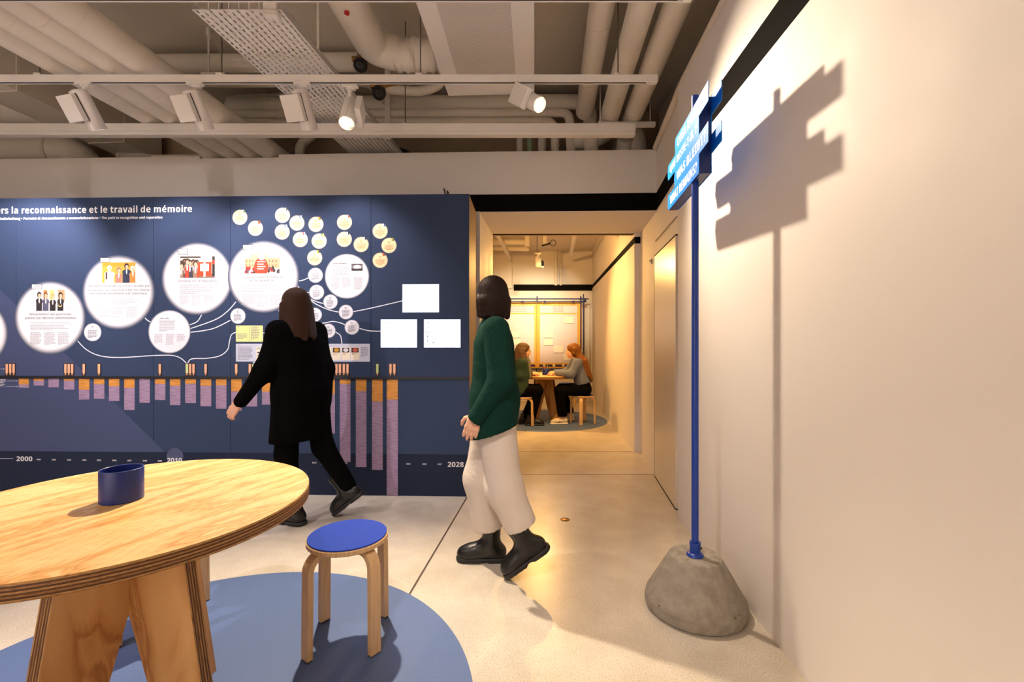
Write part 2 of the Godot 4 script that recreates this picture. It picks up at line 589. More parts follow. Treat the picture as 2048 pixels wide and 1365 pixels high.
func far_shell() -> void:
	var s := st()
	# passage: right wall, left wall, soffit
	wall_pts(s, DW[1], DW[2], 0.0, 2.56, 0.14)
	struct("wall_passage_right", s, M.wallpaint, "white right side wall of the passage")
	s = st()
	wall_pts(s, Vector2(-0.314, 4.483), Vector2(-0.229, 5.38), 0.0, 2.566, -0.12)
	struct("wall_passage_left", s, M.wallpaint, "white left side wall of the passage")
	s = st()
	prism(s, PackedVector2Array([Vector2(-0.43, -4.50), Vector2(1.53, -4.44), Vector2(1.64, -5.36), Vector2(-0.35, -5.42)]), 2.56, 2.62, Transform3D(Basis(Vector3(1, 0, 0), Vector3(0, 0, 1), Vector3(0, 1, 0)), Vector3.ZERO))
	struct("ceiling_passage", s, M.wallpaint, "white soffit of the passage")
	# far room
	s = st()
	wall_pts(s, Vector2(1.4315, 5.352), Vector2(1.735, 9.9), 0.0, 2.44, 0.25)
	struct("wall_far_right", s, M.wallpaint, "warm lit right wall of the far room")
	s = st()
	wall_pts(s, Vector2(1.4315, 5.352), Vector2(1.735, 9.9), 2.52, 3.24, 0.25)
	struct("wall_far_upper", s, M.wallpaint, "upper right wall of the far room above the black band")
	s = st()
	wall_pts(s, Vector2(1.4365, 5.352), Vector2(1.74, 9.9), 2.43, 2.53, 0.2)
	struct("trim_4", s, M.black, "black band along the far right wall")
	s = st()
	wall_pts(s, Vector2(-3.0, 9.9), Vector2(1.9, 9.9), 0.0, 3.3, -0.1)
	struct("wall_far_back", s, M.wallpaint, "back wall of the far room behind the pinboard")
	s = st()
	box(s, P(-2.0 + 1.025, 2.86, 9.86), Vector3(1.95, 0.86, 0.06), 0.003)
	struct("trim_5", s, M.wallpaint, "pale boxed panel high on the far back wall")
	s = st()
	box(s, P(0.885, 2.455, 9.885), Vector3(1.70, 0.13, 0.04))
	struct("trim_6", s, M.black, "black band on the far back wall")
	s = st()
	wall_pts(s, Vector2(-3.0, 5.44), Vector2(-3.0, 9.95), 0.0, 3.3, -0.1)
	struct("wall_far_left", s, M.wallpaint, "left wall of the far room")
	s = st()
	wall_pts(s, Vector2(-3.1, 5.43), Vector2(-0.229, 5.39), 0.0, 3.3, -0.05)
	struct("wall_far_side", s, M.wallpaint, "front wall of the far room left of the passage")
	s = st()
	wall_pts(s, Vector2(-0.229, 5.39), Vector2(1.75, 5.36), 2.56, 3.3, -0.05)
	struct("wall_far_front", s, M.wallpaint, "front wall of the far room above the passage")
	s = st()
	box(s, P(-0.6, 3.29, 7.7), Vector3(5.2, 0.1, 4.7))
	struct("ceiling_far", s, M.plaster, "ceiling of the far room")
	# small sensor by the door
	var se := thing("wall_sensor", "tiny round sensor on the passage wall above the door knob", "sensor", P(1.424, 2.11, 4.66), PI / 2 - 0.11 + PI)
	s = st()
	box(s, Vector3(0, 0, 0.008), Vector3(0.035, 0.05, 0.016), 0.004)
	obj("housing", s, M.metalwhite, se)
	s = st()
	tube(s, [Vector3(0, 0.004, 0.016), Vector3(0, 0.004, 0.024)], 0.01, 14)
	obj("eye", s, M.darkmetal, se)

# ---------------------------------------------------------------- ceiling services
func pipe(called: String, label: String, pts: Array, r: float, br := 0.12, m: Material = null, seams := true, cat := "pipe", group := "") -> Node3D:
	var root := thing(called, label, cat, Vector3.ZERO, 0.0, group)
	var s := st()
	tube(s, bend(pts, br, 8) if pts.size() > 2 else pts, r, 22)
	obj("pipe_jacket", s, m if m else M.pipe, root)
	if seams:
		for i in pts.size() - 1:
			var a: Vector3 = pts[i]
			var b: Vector3 = pts[i + 1]
			var n := int(a.distance_to(b) / 0.75)
			for k in range(1, n + 1):
				var c := a.lerp(b, (k - 0.37) / (n + 0.4))
				var d := (b - a).normalized()
				s = st()
				tube(s, [c - d * 0.004, c + d * 0.004], r + 0.0025, 22, true)
				obj("jacket_seam", s, M.pipe, root)
	return root

func ceiling_services() -> void:
	var s: SurfaceTool
	# four insulated pipes running into the room depth at the left
	var names := ["leftmost", "second from left", "third from left", "rightmost"]
	for i in 4:
		var x: float = [-3.03, -2.835, -2.64, -2.445][i]
		pipe("insulated_pipe", "%s of four insulated pipes side by side above the timeline" % names[i], [P(x - 0.0667 * 4.0, 3.222, 0.5), P(x + 0.0667 * 0.45, 3.222, 4.95)], 0.094, 0.1, null, true, "pipe", "four parallel pipes on the left")
	# three on the right
	var rn := ["upper one nearest the ceiling panel", "middle one", "one nearest the right wall"]
	pipe("insulated_pipe", "white insulated pipe beside the right wall, %s of three" % rn[0], [P(0.42, 3.62, 0.6), P(0.735, 3.62, 4.62)], 0.09, 0.1, null, true, "pipe", "three pipes along the right wall")
	pipe("insulated_pipe", "white insulated pipe beside the right wall, %s of three" % rn[1], [P(0.665, 3.45, 0.6), P(0.965, 3.45, 4.82), P(0.62, 3.40, 4.86)], 0.088, 0.14, null, true, "pipe", "three pipes along the right wall")
	pipe("insulated_pipe", "white insulated pipe beside the right wall, %s of three" % rn[2], [P(0.89, 3.45, 0.6), P(1.185, 3.45, 4.82), P(1.19, 3.0, 4.84)], 0.088, 0.14, null, true, "pipe", "three pipes along the right wall")
	pipe("insulated_pipe", "thick short pipe elbow behind the right end of the bulkhead", [P(1.26, 3.52, 5.3), P(1.30, 3.52, 4.85), P(1.32, 2.9, 4.85)], 0.115, 0.16, null, false)
	# conduit on top of the right wall
	pipe("conduit", "thin beige conduit lying along the top of the right wall", [P(0.985, 3.172, 0.2), P(1.245, 3.172, 3.37), P(1.39, 3.172, 4.42)], 0.03, 0.1, M.plaster, false, "conduit")
	# strut under the right pipes
	var b := thing("pipe_bracket", "white steel strut hanging under the pipes by the right wall", "bracket")
	s = st()
	box(s, P(1.075, 3.335, 4.3), Vector3(0.54, 0.042, 0.042), 0.003)
	obj("channel", s, M.metalwhite, b)
	for x in [0.83, 1.30]:
		s = st()
		tube(s, [P(x, 3.33, 4.3), P(x, 4.0, 4.3)], 0.006, 8)
		obj("rod", s, M.metalwhite, b)
	b = thing("pipe_bracket", "small white strut on one rod beside the four parallel pipes", "bracket")
	s = st()
	box(s, P(-2.55, 3.57, 3.95), Vector3(0.2, 0.042, 0.12), 0.003)
	obj("channel", s, M.metalwhite, b)
	s = st()
	tube(s, [P(-2.62, 3.57, 3.95), P(-2.62, 4.0, 3.95)], 0.008, 8)
	tube(s, [P(-2.62, 3.93, 3.95), P(-2.62, 4.0, 3.95)], 0.02, 10)
	obj("rod", s, M.metalwhite, b)
	# pipes running across
	pipe("cross_pipe", "thick white pipe crossing above the four parallel pipes and ending at the brass valve", [P(-3.6, 3.85, 4.22), P(-1.40, 3.86, 4.2)], 0.083)
	pipe("cross_pipe", "thinner white pipe just below the thick crossing pipe at the ceiling", [P(-3.3, 3.70, 4.25), P(-1.32, 3.71, 4.23), P(-1.25, 3.71, 4.6)], 0.05, 0.1, null, false)
	pipe("cross_pipe", "topmost pipe of the three stacked above the bulkhead with a large elbow down", [P(-2.95, 3.775, 4.78), P(0.81, 3.80, 4.78), P(0.84, 3.0, 4.78)], 0.074, 0.16)
	pipe("cross_pipe", "middle pipe of the three stacked above the bulkhead", [P(-2.95, 3.665, 4.78), P(0.60, 3.69, 4.78), P(0.63, 3.0, 4.84)], 0.046, 0.1)
	pipe("cross_pipe", "lowest pipe of the three stacked above the bulkhead", [P(-2.95, 3.58, 4.78), P(0.44, 3.60, 4.78), P(0.46, 3.0, 4.78)], 0.042, 0.1)
	pipe("bent_pipe", "narrow white pipe with a rounded bend left of the perforated cable tray", [P(-2.25, 3.96, 4.98), P(-3.10, 3.93, 4.98), P(-3.10, 3.3, 4.98)], 0.05, 0.16, null, false)
	pipe("riser_pipe", "short vertical pipe by the right end of the parallel pipes above the bulkhead", [P(-2.18, 3.55, 5.0), P(-2.32, 3.45, 5.0), P(-2.33, 0.0, 5.0)], 0.05, 0.08, null, false)
	var greens := [[1039, 0.034, M.pipe, "greyish thin riser pipe behind the bulkhead, leftmost of four"], [1059, 0.03, mat(rgb(150, 178, 146), 0.6), "thin pale green riser pipe behind the bulkhead"], [1084, 0.045, M.pipe, "white riser pipe behind the bulkhead right of the green one"], [1110, 0.045, M.pipe, "white riser pipe behind the bulkhead, rightmost of four"]]
	for g in greens:
		var x: float = (g[0] - 1024.0) / F * 4.95
		pipe("riser_pipe", g[3], [P(x, 3.55, 4.95), P(x, 2.62, 4.95)], g[1], 0.1, g[2], false, "pipe", "riser pipes behind the bulkhead")
	pipe("low_pipe", "white pipe lying just above the bulkhead left of the notch", [P(-3.75, 3.20, 4.80), P(-3.16, 3.20, 4.78)], 0.052, 0.1, null, false)
	# valves
	valve(P(-1.34, 3.80, 4.1), "brass valve with a round black handle at the end of the thick crossing pipe")
	valve(P(-1.19, 3.58, 4.15), "second valve with a round black handle, lower and further right beside the ceiling panel")
	pipe("thin_pipe", "thin white pipe with a kink leading from the brass valve to the ceiling panel", [P(-1.22, 3.79, 4.1), P(-0.83, 3.83, 4.1), P(-0.80, 3.90, 4.1), P(-0.66, 3.90, 4.1)], 0.018, 0.04, null, false)
	pipe("thin_pipe", "white pipe curving back from under the ceiling panel to the lower valve", [P(-1.15, 3.60, 4.18), P(-0.80, 3.56, 4.15), P(-0.60, 3.62, 4.1), P(-0.66, 3.92, 4.1), P(-0.4, 3.93, 4.1)], 0.04, 0.12, null, false)
	# round duct and its flexible end
	var d := thing("flexible_duct", "white round duct turning into a crumpled flexible hose beside the ceiling panel", "duct")
	s = st()
	tube(s, bend([P(-1.18, 3.60, 1.5), P(-1.085, 3.60, 3.58), P(-0.93, 3.60, 3.66)], 0.2, 8), 0.125, 26)
	obj("duct_pipe", s, M.pipe, d)
	s = st()
	var pts := []
	var rad := []
	for k in 36:
		pts.append(P(-0.97 + k * 0.018, 3.59 + 0.008 * sin(k * 0.7), 3.66))
		rad.append(0.106 + (0.02 if k % 2 else 0.0) + rng.randf() * 0.007)
	tube(s, pts, rad, 26)
	obj("flexible_hose", s, M.pipe, d)
	s = st()
	tube(s, [P(-1.09, 3.46, 3.02), P(-1.09, 3.474, 3.02)], 0.016, 16)
	obj("red_sticker", s, mat(rgb(190, 30, 22), 0.6), d)
	# the perforated ceiling panel
	var cp := thing("ceiling_panel", "white ceiling panel with a finely perforated field hanging by the two bright lamps", "ceiling panel")
	s = st()
	var bx := Basis(Vector3.UP, -0.048)
	box(s, P(-0.235, 3.335, 2.35), Vector3(0.70, 0.07, 2.74), 0.004, bx)
	obj("panel_body", s, M.metalwhite, cp)
	s = st()
	var cen := P(-0.25, 3.2985, 2.26)
	quad_uv(s, [cen + bx * Vector3(-0.22, 0, -1.29), cen + bx * Vector3(0.22, 0, -1.29), cen + bx * Vector3(0.22, 0, 1.29), cen + bx * Vector3(-0.22, 0, 1.29)], [Vector2(0, 0), Vector2(36, 0), Vector2(36, 211), Vector2(0, 211)])
	obj("perforated_field", s, M.perf, cp)
	for x in [-0.5, 0.0]:
		s = st()
		tube(s, [P(x, 3.36, 3.3), P(x, 4.0, 3.3)], 0.004, 6)
		obj("hanger", s, M.steel, cp)
	cable_tray()
	# big rectangular duct along the left
	var du := thing("rectangular_duct", "large beige rectangular duct running along the left under the ceiling", "duct")
	s = st()
	box(s, P(-4.40, 3.69, 2.85), Vector3(0.40, 0.60, 4.9), 0.006, Basis(Vector3.UP, -0.0667))
	obj("duct_body", s, M.plaster, du)
	for k in 5:
		var dd: float = 0.9 + k * 0.98
		s = st()
		box(s, P(-4.40 + 0.0667 * (dd - 2.85), 3.69, dd), Vector3(0.415, 0.615, 0.03), 0.003, Basis(Vector3.UP, -0.0667))
		obj("flange", s, M.plaster, du)
	# elbows behind the bulkhead at the far left
	for e in [[-4.65, 4.98, 0.17, "grey flat duct elbow dropping behind the bulkhead, left of two"], [-4.08, 5.2, 0.12, "grey flat duct elbow dropping behind the bulkhead, right of two"]]:
		var el := thing("duct_elbow", e[3], "duct", Vector3.ZERO, 0.0, "duct elbows behind the bulkhead")
		s = st()
		tube(s, bend([P(e[0] - (1.3 if e[2] > 0.15 else 0.32), 3.36, e[1]), P(e[0], 3.36, e[1]), P(e[0], 2.8, e[1])], 0.3, 10), e[2], 22)
		obj("elbow_pipe", s, M.pipe, el)
		s = st()
		tube(s, [P(e[0] - 0.31, 3.36, e[1]), P(e[0] - 0.28, 3.36, e[1])], e[2] + 0.012, 22)
		obj("clamp", s, M.plaster, el)
	pipe("insulated_pipe", "capped pipe end at the far left edge under the duct", [P(-5.8, 3.62, 4.6), P(-4.72, 3.62, 4.6)], 0.13, 0.1, null, false)
	# ribbed unit in the dark above the bulkhead
	var ru := thing("ventilation_unit", "small ribbed grey unit in the dark gap above the bulkhead", "ventilation unit")
	s = st()
	box(s, P(-2.42, 3.26, 5.265), Vector3(0.42, 0.36, 0.1), 0.004)
	obj("housing", s, M.darkmetal, ru)
	for k in 2:
		for j in 9:
			s = st()
			box(s, P(-2.555 + k * 0.16 + j * 0.0155, 3.26, 5.20), Vector3(0.009, 0.22, 0.03))
			obj("rib", s, M.plaster, ru)
	# thin cable ends standing on top of the timeline wall
	var cb := thing("cable_stub", "two short black cable ends sticking up from the top of the timeline wall", "cable")
	s = st()
	tube(s, [P(-0.563, 2.50, 3.86), P(-0.566, 2.56, 3.86), P(-0.575, 2.588, 3.86)], 0.006, 8)
	obj("cable_end", s, M.rubber, cb)
	s = st()
	tube(s, [P(-0.548, 2.50, 3.86), P(-0.545, 2.57, 3.86)], 0.006, 8)
	tube(s, [P(-0.540, 2.50, 3.86), P(-0.536, 2.56, 3.86)], 0.004, 8)
	obj("cable_end", s, M.rubber, cb)

func valve(c: Vector3, label: String) -> void:
	var v := thing("pipe_valve", label, "valve", c)
	var s := st()
	tube(s, [Vector3(-0.09, 0.03, 0), Vector3(-0.04, 0.03, 0), Vector3(-0.02, 0.03, 0), Vector3(0.03, 0.03, 0), Vector3(0.05, 0.03, 0), Vector3(0.16, 0.04, 0)], [0.022, 0.022, 0.036, 0.036, 0.02, 0.018], 14)
	tube(s, [Vector3(0, 0.03, 0), Vector3(0, -0.05, 0.05)], 0.018, 12)
	obj("valve_body", s, M.brass, v)
	s = st()
	var n := Vector3(0.25, -0.45, 0.85).normalized()
	var u := n.cross(Vector3.UP).normalized()
	var w := n.cross(u)
	var ring := []
	for k in 25:
		var a := TAU * k / 24
		ring.append(Vector3(0, -0.06, 0.06) + (u * cos(a) + w * sin(a)) * 0.045)
	tube(s, ring, 0.016, 10, false)
	tube(s, [Vector3(0, -0.06, 0.06) - n * 0.02, Vector3(0, -0.06, 0.06) + n * 0.012], 0.026, 14)
	obj("handle", s, M.rubber, v)

func cable_tray() -> void:
	var root := thing("cable_tray", "white slotted steel cable tray slanting down from the ceiling between pipes and lamps", "cable tray")
	var s := st()
	var d0 := 2.62
	var d1 := 5.2
	var h := 3.2
	var nx := 13
	var nz := 64
	var cw := 0.51 / nx
	var cl := (d1 - d0) / nz
	for i in nx:
		for j in nz:
			# each cell is a plate with one slot, rows staggered
			var offz := 0.0 if i % 2 == 0 else cl * 0.5
			var z0 := d0 + j * cl + offz
			var z1 := minf(z0 + cl, d1)
			if j == 0 and i % 2:
				_plate(s, i * cw, (i + 1) * cw, d0, d0 + offz, h)
			if z1 - z0 < cl * 0.9:
				_plate(s, i * cw, (i + 1) * cw, z0, z1, h)
				continue
			var xa := i * cw
			var xb := xa + cw
			var sa := xa + cw * 0.36
			var sb := xa + cw * 0.66
			var za := z0 + cl * 0.14
			var zb := z1 - cl * 0.2
			_plate(s, xa, sa, z0, z1, h)
			_plate(s, sb, xb, z0, z1, h)
			_plate(s, sa, sb, z0, za, h)
			_plate(s, sa, sb, zb, z1, h)
	obj("slotted_plate", s, M.metalwhite, root)
	for side in [0.0, 0.51]:
		s = st()
		for q in [[0.0, 0.045, 0.0], [0.045, 0.0485, 0.012]]:
			var a := _tp(side, d0, h + q[0])
			var b := _tp(side, d1, h + q[0])
			var inw: float = q[2] * (1.0 if side == 0.0 else -1.0)
			quad(s, a, _tp(side + inw, d0, h + q[1]), _tp(side + inw, d1, h + q[1]), b)
			quad(s, b, _tp(side + inw * 0.9, d1, h + q[1]), _tp(side + inw * 0.9, d0, h + q[1]), a)
		obj("side_flange", s, M.metalwhite, root)
	# cut end at the front and the splice plate
	for k in 7:
		var x := 0.09 + k * 0.058
		s = st()
		box(s, _tp(x, d0 + 0.01, h + 0.03), Vector3(0.006, 0.05, 0.006))
		obj("end_tab", s, M.metalwhite, root)
	s = st()
	box(s, _tp(0.44, d0 + 0.03, h + 0.02), Vector3(0.085, 0.1, 0.05), 0.006)
	obj("splice_plate", s, M.metalwhite, root)
	for dd in [3.0, 4.3]:
		s = st()
		tube(s, [_tp(0.51 + 0.015, dd, h + 0.02), P(-1.573 + 0.096 * dd + 0.015, 4.0, dd)], 0.008, 8)
		obj("hanger", s, M.metalwhite, root)
	# upright slotted hanger beside the tray
	s = st()
	box(s, P(-1.17, 3.60, 4.3), Vector3(0.05, 0.8, 0.03), 0.003)
	for k in 9:
		box(s, P(-1.17, 3.27 + k * 0.08, 4.283), Vector3(0.014, 0.04, 0.002))
	obj("slotted_hanger", s, M.metalwhite, root)
	# dark cables lying in the tray at its far end
	for k in 3:
		s = st()
		tube(s, spline([_tp(0.40 + k * 0.03, 4.3, h + 0.02), _tp(0.42 + k * 0.03, 4.6, h + 0.05), _tp(0.53 + k * 0.03, 4.72, h + 0.02), _tp(0.58 + k * 0.03, 4.8, h - 0.3)], 6), 0.012, 8)
		obj("cable", s, M.rubber, root)

func _tp(x: float, d: float, h: float) -> Vector3:
	return P(-2.086 + 0.096 * d + x, h, d)

func _plate(s: SurfaceTool, x0: float, x1: float, z0: float, z1: float, h: float) -> void:
	var a := _tp(x0, z0, h)
	var b := _tp(x1, z0, h)
	var c := _tp(x1, z1, h)
	var d := _tp(x0, z1, h)
	var u := Vector3(0, 0.002, 0)
	quad(s, a, b, c, d)
	quad(s, d + u, c + u, b + u, a + u)

# ---------------------------------------------------------------- tracks and spotlights
const T1 := 3.06     # underside of the front track
func track(called: String, label: String, d: float, x0: float, x1: float, hh: float, tall: float, deep: float, rods: Array, slot := true) -> void:
	var root := thing(called, label, "lighting track", P(x1, hh, d))
	var s := st()
	var w := x1 - x0
	if slot:
		box(s, Vector3(-w / 2, tall / 2 + 0.004, 0), Vector3(w, tall - 0.008, deep), 0.002)
		for z in [-1, 1]:
			box(s, Vector3(-w / 2, 0.006, z * (deep / 2 - 0.005)), Vector3(w, 0.012, 0.009), 0.001)
		obj("rail", s, M.metalwhite, root)
		s = st()
		box(s, Vector3(-w / 2 - 0.02, 0.0035, 0), Vector3(w - 0.1, 0.003, deep - 0.02))
		obj("slot", s, M.darkmetal, root)
		s = st()
		box(s, Vector3(-0.02, tall / 2, 0), Vector3(0.05, tall + 0.004, deep + 0.003), 0.003)
		obj("end_cap", s, M.metalwhite, root)
	else:
		box(s, Vector3(-w / 2, tall * 0.66, 0), Vector3(w, tall * 0.68, deep), 0.002)
		box(s, Vector3(-w / 2, tall * 0.16, 0), Vector3(w, tall * 0.32, deep + 0.006), 0.004)
		obj("rail", s, M.metalwhite, root)
		s = st()
		box(s, Vector3(0.002, tall / 2, 0), Vector3(0.005, tall + 0.002, deep + 0.008), 0.001)
		obj("end_cap", s, M.metalwhite, root)
	for x in rods:
		s = st()
		tube(s, [Vector3(x - x1, tall, 0), Vector3(x - x1, 4.0 - hh, 0)], 0.0045, 8)
		obj("suspension_rod", s, M.steel, root)
		s = st()
		box(s, Vector3(x - x1 - 0.01, tall + 0.006, 0), Vector3(0.045, 0.016, 0.03), 0.002)
		obj("rod_clip", s, M.metalwhite, root)

func spot(label: String, x: float, d: float, hh: float, target: Vector3, col: Color, energy: float, angle: float, drop := 0.12, blend := 0.7, face := 6.0, group := "track spotlights", gear_side := -1.0) -> Node3D:
	var root := thing("track_spotlight", label, "spotlight", P(x, hh, d), 0.0, group)
	var s := st()
	box(s, Vector3(0, -0.006, 0), Vector3(0.11, 0.02, 0.034), 0.003)
	box(s, Vector3(0.01, -0.022, 0), Vector3(0.06, 0.02, 0.03), 0.004)
	obj("adapter", s, M.metalwhite, root)
	s = st()
	tube(s, [Vector3(0, -0.02, 0), Vector3(0, -drop * 0.62, 0)], 0.012, 12)
	obj("stem", s, M.metalwhite, root)
	var c := Vector3(0, -drop, 0)
	var dir := (target - (root.position + c)).normalized()
	s = st()
	var a := c - dir * 0.07
	tube(s, [a, a + dir * 0.004, c + dir * 0.175, c + dir * 0.175, c + dir * 0.152], [0.049, 0.052, 0.052, 0.049, 0.046], 28, false)
	tube(s, [a, a + dir * 0.001], 0.044, 28)
	tube(s, [a - dir * 0.008, a], [0.03, 0.042], 24)
	obj("lamp_body", s, M.metalwhite, root)
	var b := aim(dir)
	var side: Vector3 = b.x * gear_side
	var gb := Basis(b.x, b.y, b.z)
	if gear_side > 1.5:
		side = -b.x
	if gear_side < 0.0:
		# the gear sits on the side turned to the room
		side = -b.y
		c -= b.x * 0.034
		gb = Basis(side, b.z.cross(side), b.z)
	s = st()
	box(s, c + side * 0.07 + dir * 0.03, Vector3(0.04, 0.135, 0.165), 0.004, gb)
	obj("gear_box", s, M.metalwhite, root)
	s = st()
	if gear_side < 0.0:
		box(s, c + side * 0.051 + dir * 0.03, Vector3(0.004, 0.138, 0.168), 0.0, gb)
		obj("gear_seam", s, M.darkmetal, root)
	c = Vector3(0, -drop, 0)
	s = st()
	tube(s, [c + dir * 0.148, c + dir * 0.156], 0.0415, 28)
	obj("glowing_lens", s, glow(col, face), root)
	var l := SpotLight3D.new()
	l.name = "lamp_light"
	l.position = c + dir * 0.22
	l.basis = b
	l.light_color = col
	l.light_energy = energy
	l.light_size = 0.03
	l.spot_angle = angle
	l.spot_angle_attenuation = blend
	l.spot_range = 14.0
	l.spot_attenuation = 2.0
	l.shadow_enabled = true
	root.add_child(l, true)
	return root

func lights_on_tracks() -> void:
	track("lighting_track", "slim white track carrying the row of spotlights across the room", 3.12, -7.5, 0.985, T1, 0.05, 0.036, [-3.22, -1.98, -0.624, 0.723])
	track("lighting_track", "deeper white rail without lamps hanging in front of the bulkhead", 3.861, -7.5, 1.03, 3.028, 0.097, 0.062, [-4.5, -0.9], false)
	track("lighting_track", "white track nearest the camera along the top edge of the view", 2.36, -7.5, 0.925, T1, 0.05, 0.036, [-3.0, -1.0])
	spot("white track spotlight tilted to the timeline, leftmost of three seen side on", -2.92, 3.12, T1, P(-2.72, 1.62, 3.86), COOL, 1.8, 46.0, 0.13)
	spot("white track spotlight seen side on above the notch in the bulkhead, middle of three", -2.16, 3.12, T1, P(-2.0, 1.62, 3.86), COOL, 1.8, 46.0, 0.13)
	spot("white track spotlight seen side on in front of the slotted cable tray", -1.43, 3.12, T1, P(-1.3, 1.62, 3.86), COOL, 1.2, 44.0, 0.13)
	spot("unseen white track spotlight beyond the left edge lighting the start of the timeline", -3.85, 3.12, T1, P(-4.2, 1.6, 3.9), COOL, 3.8, 50.0, 0.13)  # out of view, placed to brighten the left part of the timeline
	spot("glowing track spotlight aimed at the wooden table, left of the two bright ones", -1.115, 3.15, T1, P(-0.95, 0.7, 1.7), WARM, 12.0, 42.0, 0.16, 0.8, 30.0, "track spotlights", 2.0)
	spot("glowing track spotlight aimed at the blue signpost, right of the two bright ones", 0.09, 3.15, T1 , P(1.08, 1.9, 2.05), WARM, 5.6, 50.0, 0.085, 0.9, 30.0, "track spotlights", 1.0)
	# unseen track and lamps, placed to light the floor and the left side
	track("lighting_track", "unseen white track above and behind the camera", 0.2, -5.5, 0.8, T1, 0.05, 0.036, [-2.0])
	spot("unseen track spotlight above the camera aimed at the floor before the passage", -0.6, 0.2, T1, P(0.15, 0.0, 3.3), SOFT, 3.6, 24.0, 0.13)
	spot("unseen track spotlight above the camera aimed at the left part of the room", -3.0, 0.2, T1, P(-3.2, 0.5, 3.0), COOL, 5.0, 50.0, 0.13)
	track("lighting_track", "added white track for the fill lamps behind the camera", -0.9, -6.5, 0.7, T1, 0.05, 0.036, [-2.0])  # added only to carry the rear fill lamps
	spot("added fill spotlight behind the camera washing the rear wall, rightmost", -0.2, -0.9, T1, P(-0.6, 1.4, -2.15), SOFT, 1.0, 55.0, 0.13)  # three added fill lamps, bounced off the rear wall to lift bulkhead and ceiling
	spot("added fill spotlight behind the camera washing the rear wall, middle one", -2.4, -0.9, T1, P(-2.5, 1.4, -2.15), SOFT, 14.5, 55.0, 0.13)
	spot("added fill spotlight behind the camera washing the rear wall, leftmost", -4.8, -0.9, T1, P(-4.9, 1.4, -2.15), SOFT, 14.5, 55.0, 0.13)

# ---------------------------------------------------------------- wooden table, stools, rug, cup
func ellipse_pts(r: float, n: int) -> Array:
	var o := []
	for k in n:
		o.append(Vector3(cos(TAU * k / n) * r, 0, sin(TAU * k / n) * r))
	return o

func table_top(parent: Node, r: float, h: float, t: float) -> void:
	var n := 96
	var top := SurfaceTool.new()
	top.begin(Mesh.PRIMITIVE_TRIANGLES)
	top.set_smooth_group(-1)
	var p := ellipse_pts(r - 0.002, n)
	for k in n:
		for q in [[Vector3(0, h, 0)], [p[k] + Vector3(0, h, 0)], [p[(k + 1) % n] + Vector3(0, h, 0)]]:
			var v: Vector3 = q[0]
			var g := Vector2(v.x * 0.42 - v.z * 0.907, v.x * 0.907 + v.z * 0.42)   # along and across the grain
			top.set_uv(Vector2(g.x * 0.22 + 0.5, g.y * 1.5 + 0.3))
			top.set_uv2(Vector2(g.x * 0.7, g.y * 9.0))
			top.add_vertex(v)
	obj("tabletop", top, M.pine, parent)
	var e := SurfaceTool.new()
	e.begin(Mesh.PRIMITIVE_TRIANGLES)
	e.set_smooth_group(1)
	var o := ellipse_pts(r, n)
	var prof := [[r - 0.002, h, 0.0], [r, h - 0.002, 0.03], [r, h - t + 0.002, 0.97], [r - 0.002, h - t, 1.0]]
	for i in 3:
		for k in n:
			var a := TAU * k / n
			var b := TAU * (k + 1) / n
			var v := []
			for q in [[i, a, k], [i, b, k + 1], [i + 1, b, k + 1], [i + 1, a, k]]:
				v.append([Vector3(cos(q[1]) * prof[q[0]][0], prof[q[0]][1], sin(q[1]) * prof[q[0]][0]), Vector2(float(q[2]) / n, prof[q[0]][2]), Vector2(q[2] * 0.09, prof[q[0]][2] * 0.9)])
			for j in [0, 1, 2, 0, 2, 3]:
				e.set_uv(v[j][1])
				e.set_uv2(v[j][2])
				e.add_vertex(v[j][0])
	obj("plywood_edge", e, M.edge, parent)
	var u := st()
	for k in n:
		tri(u, Vector3(0, h - t, 0), o[(k + 1) % n] + Vector3(0, h - t, 0), o[k] + Vector3(0, h - t, 0))
	obj("underside", u, M.legply, parent)

# a plywood leg plank: polygon in (r, y) with thickness, faces in veneer and edges in plies
func plank(parent: Node, poly: PackedVector2Array, th: float, turn: float) -> void:
	var b := Basis(Vector3.UP, turn)
	var f := SurfaceTool.new()
	f.begin(Mesh.PRIMITIVE_TRIANGLES)
	f.set_smooth_group(-1)
	var idx := Geometry2D.triangulate_polygon(poly)
	for z in [-th / 2, th / 2]:
		for i in idx.size():
			var q := poly[idx[i]]
			f.set_uv(Vector2(q.x * 0.75 + turn, q.y * 0.2 + z * 9.0))
			f.add_vertex(b * Vector3(q.x, q.y, z))
	var leg := obj("leg", f, M.legply, parent)
	var e := SurfaceTool.new()
	e.begin(Mesh.PRIMITIVE_TRIANGLES)
	e.set_smooth_group(-1)
	var run := 0.0
	for i in poly.size():
		var p := poly[i]
		var q := poly[(i + 1) % poly.size()]
		var l := p.distance_to(q)
		var v := [[b * Vector3(p.x, p.y, -th / 2), Vector2(run, 0), Vector2(run * 0.6, 0)], [b * Vector3(q.x, q.y, -th / 2), Vector2(run + l, 0), Vector2((run + l) * 0.6, 0)], [b * Vector3(q.x, q.y, th / 2), Vector2(run + l, 1), Vector2((run + l) * 0.6, 0.5)], [b * Vector3(p.x, p.y, th / 2), Vector2(run, 1), Vector2(run * 0.6, 0.5)]]
		run += l
		for j in [0, 1, 2, 0, 2, 3]:
			e.set_uv(v[j][1])
			e.set_uv2(v[j][2])
			e.add_vertex(v[j][0])
	obj("plywood_edge", e, M.edge, leg)

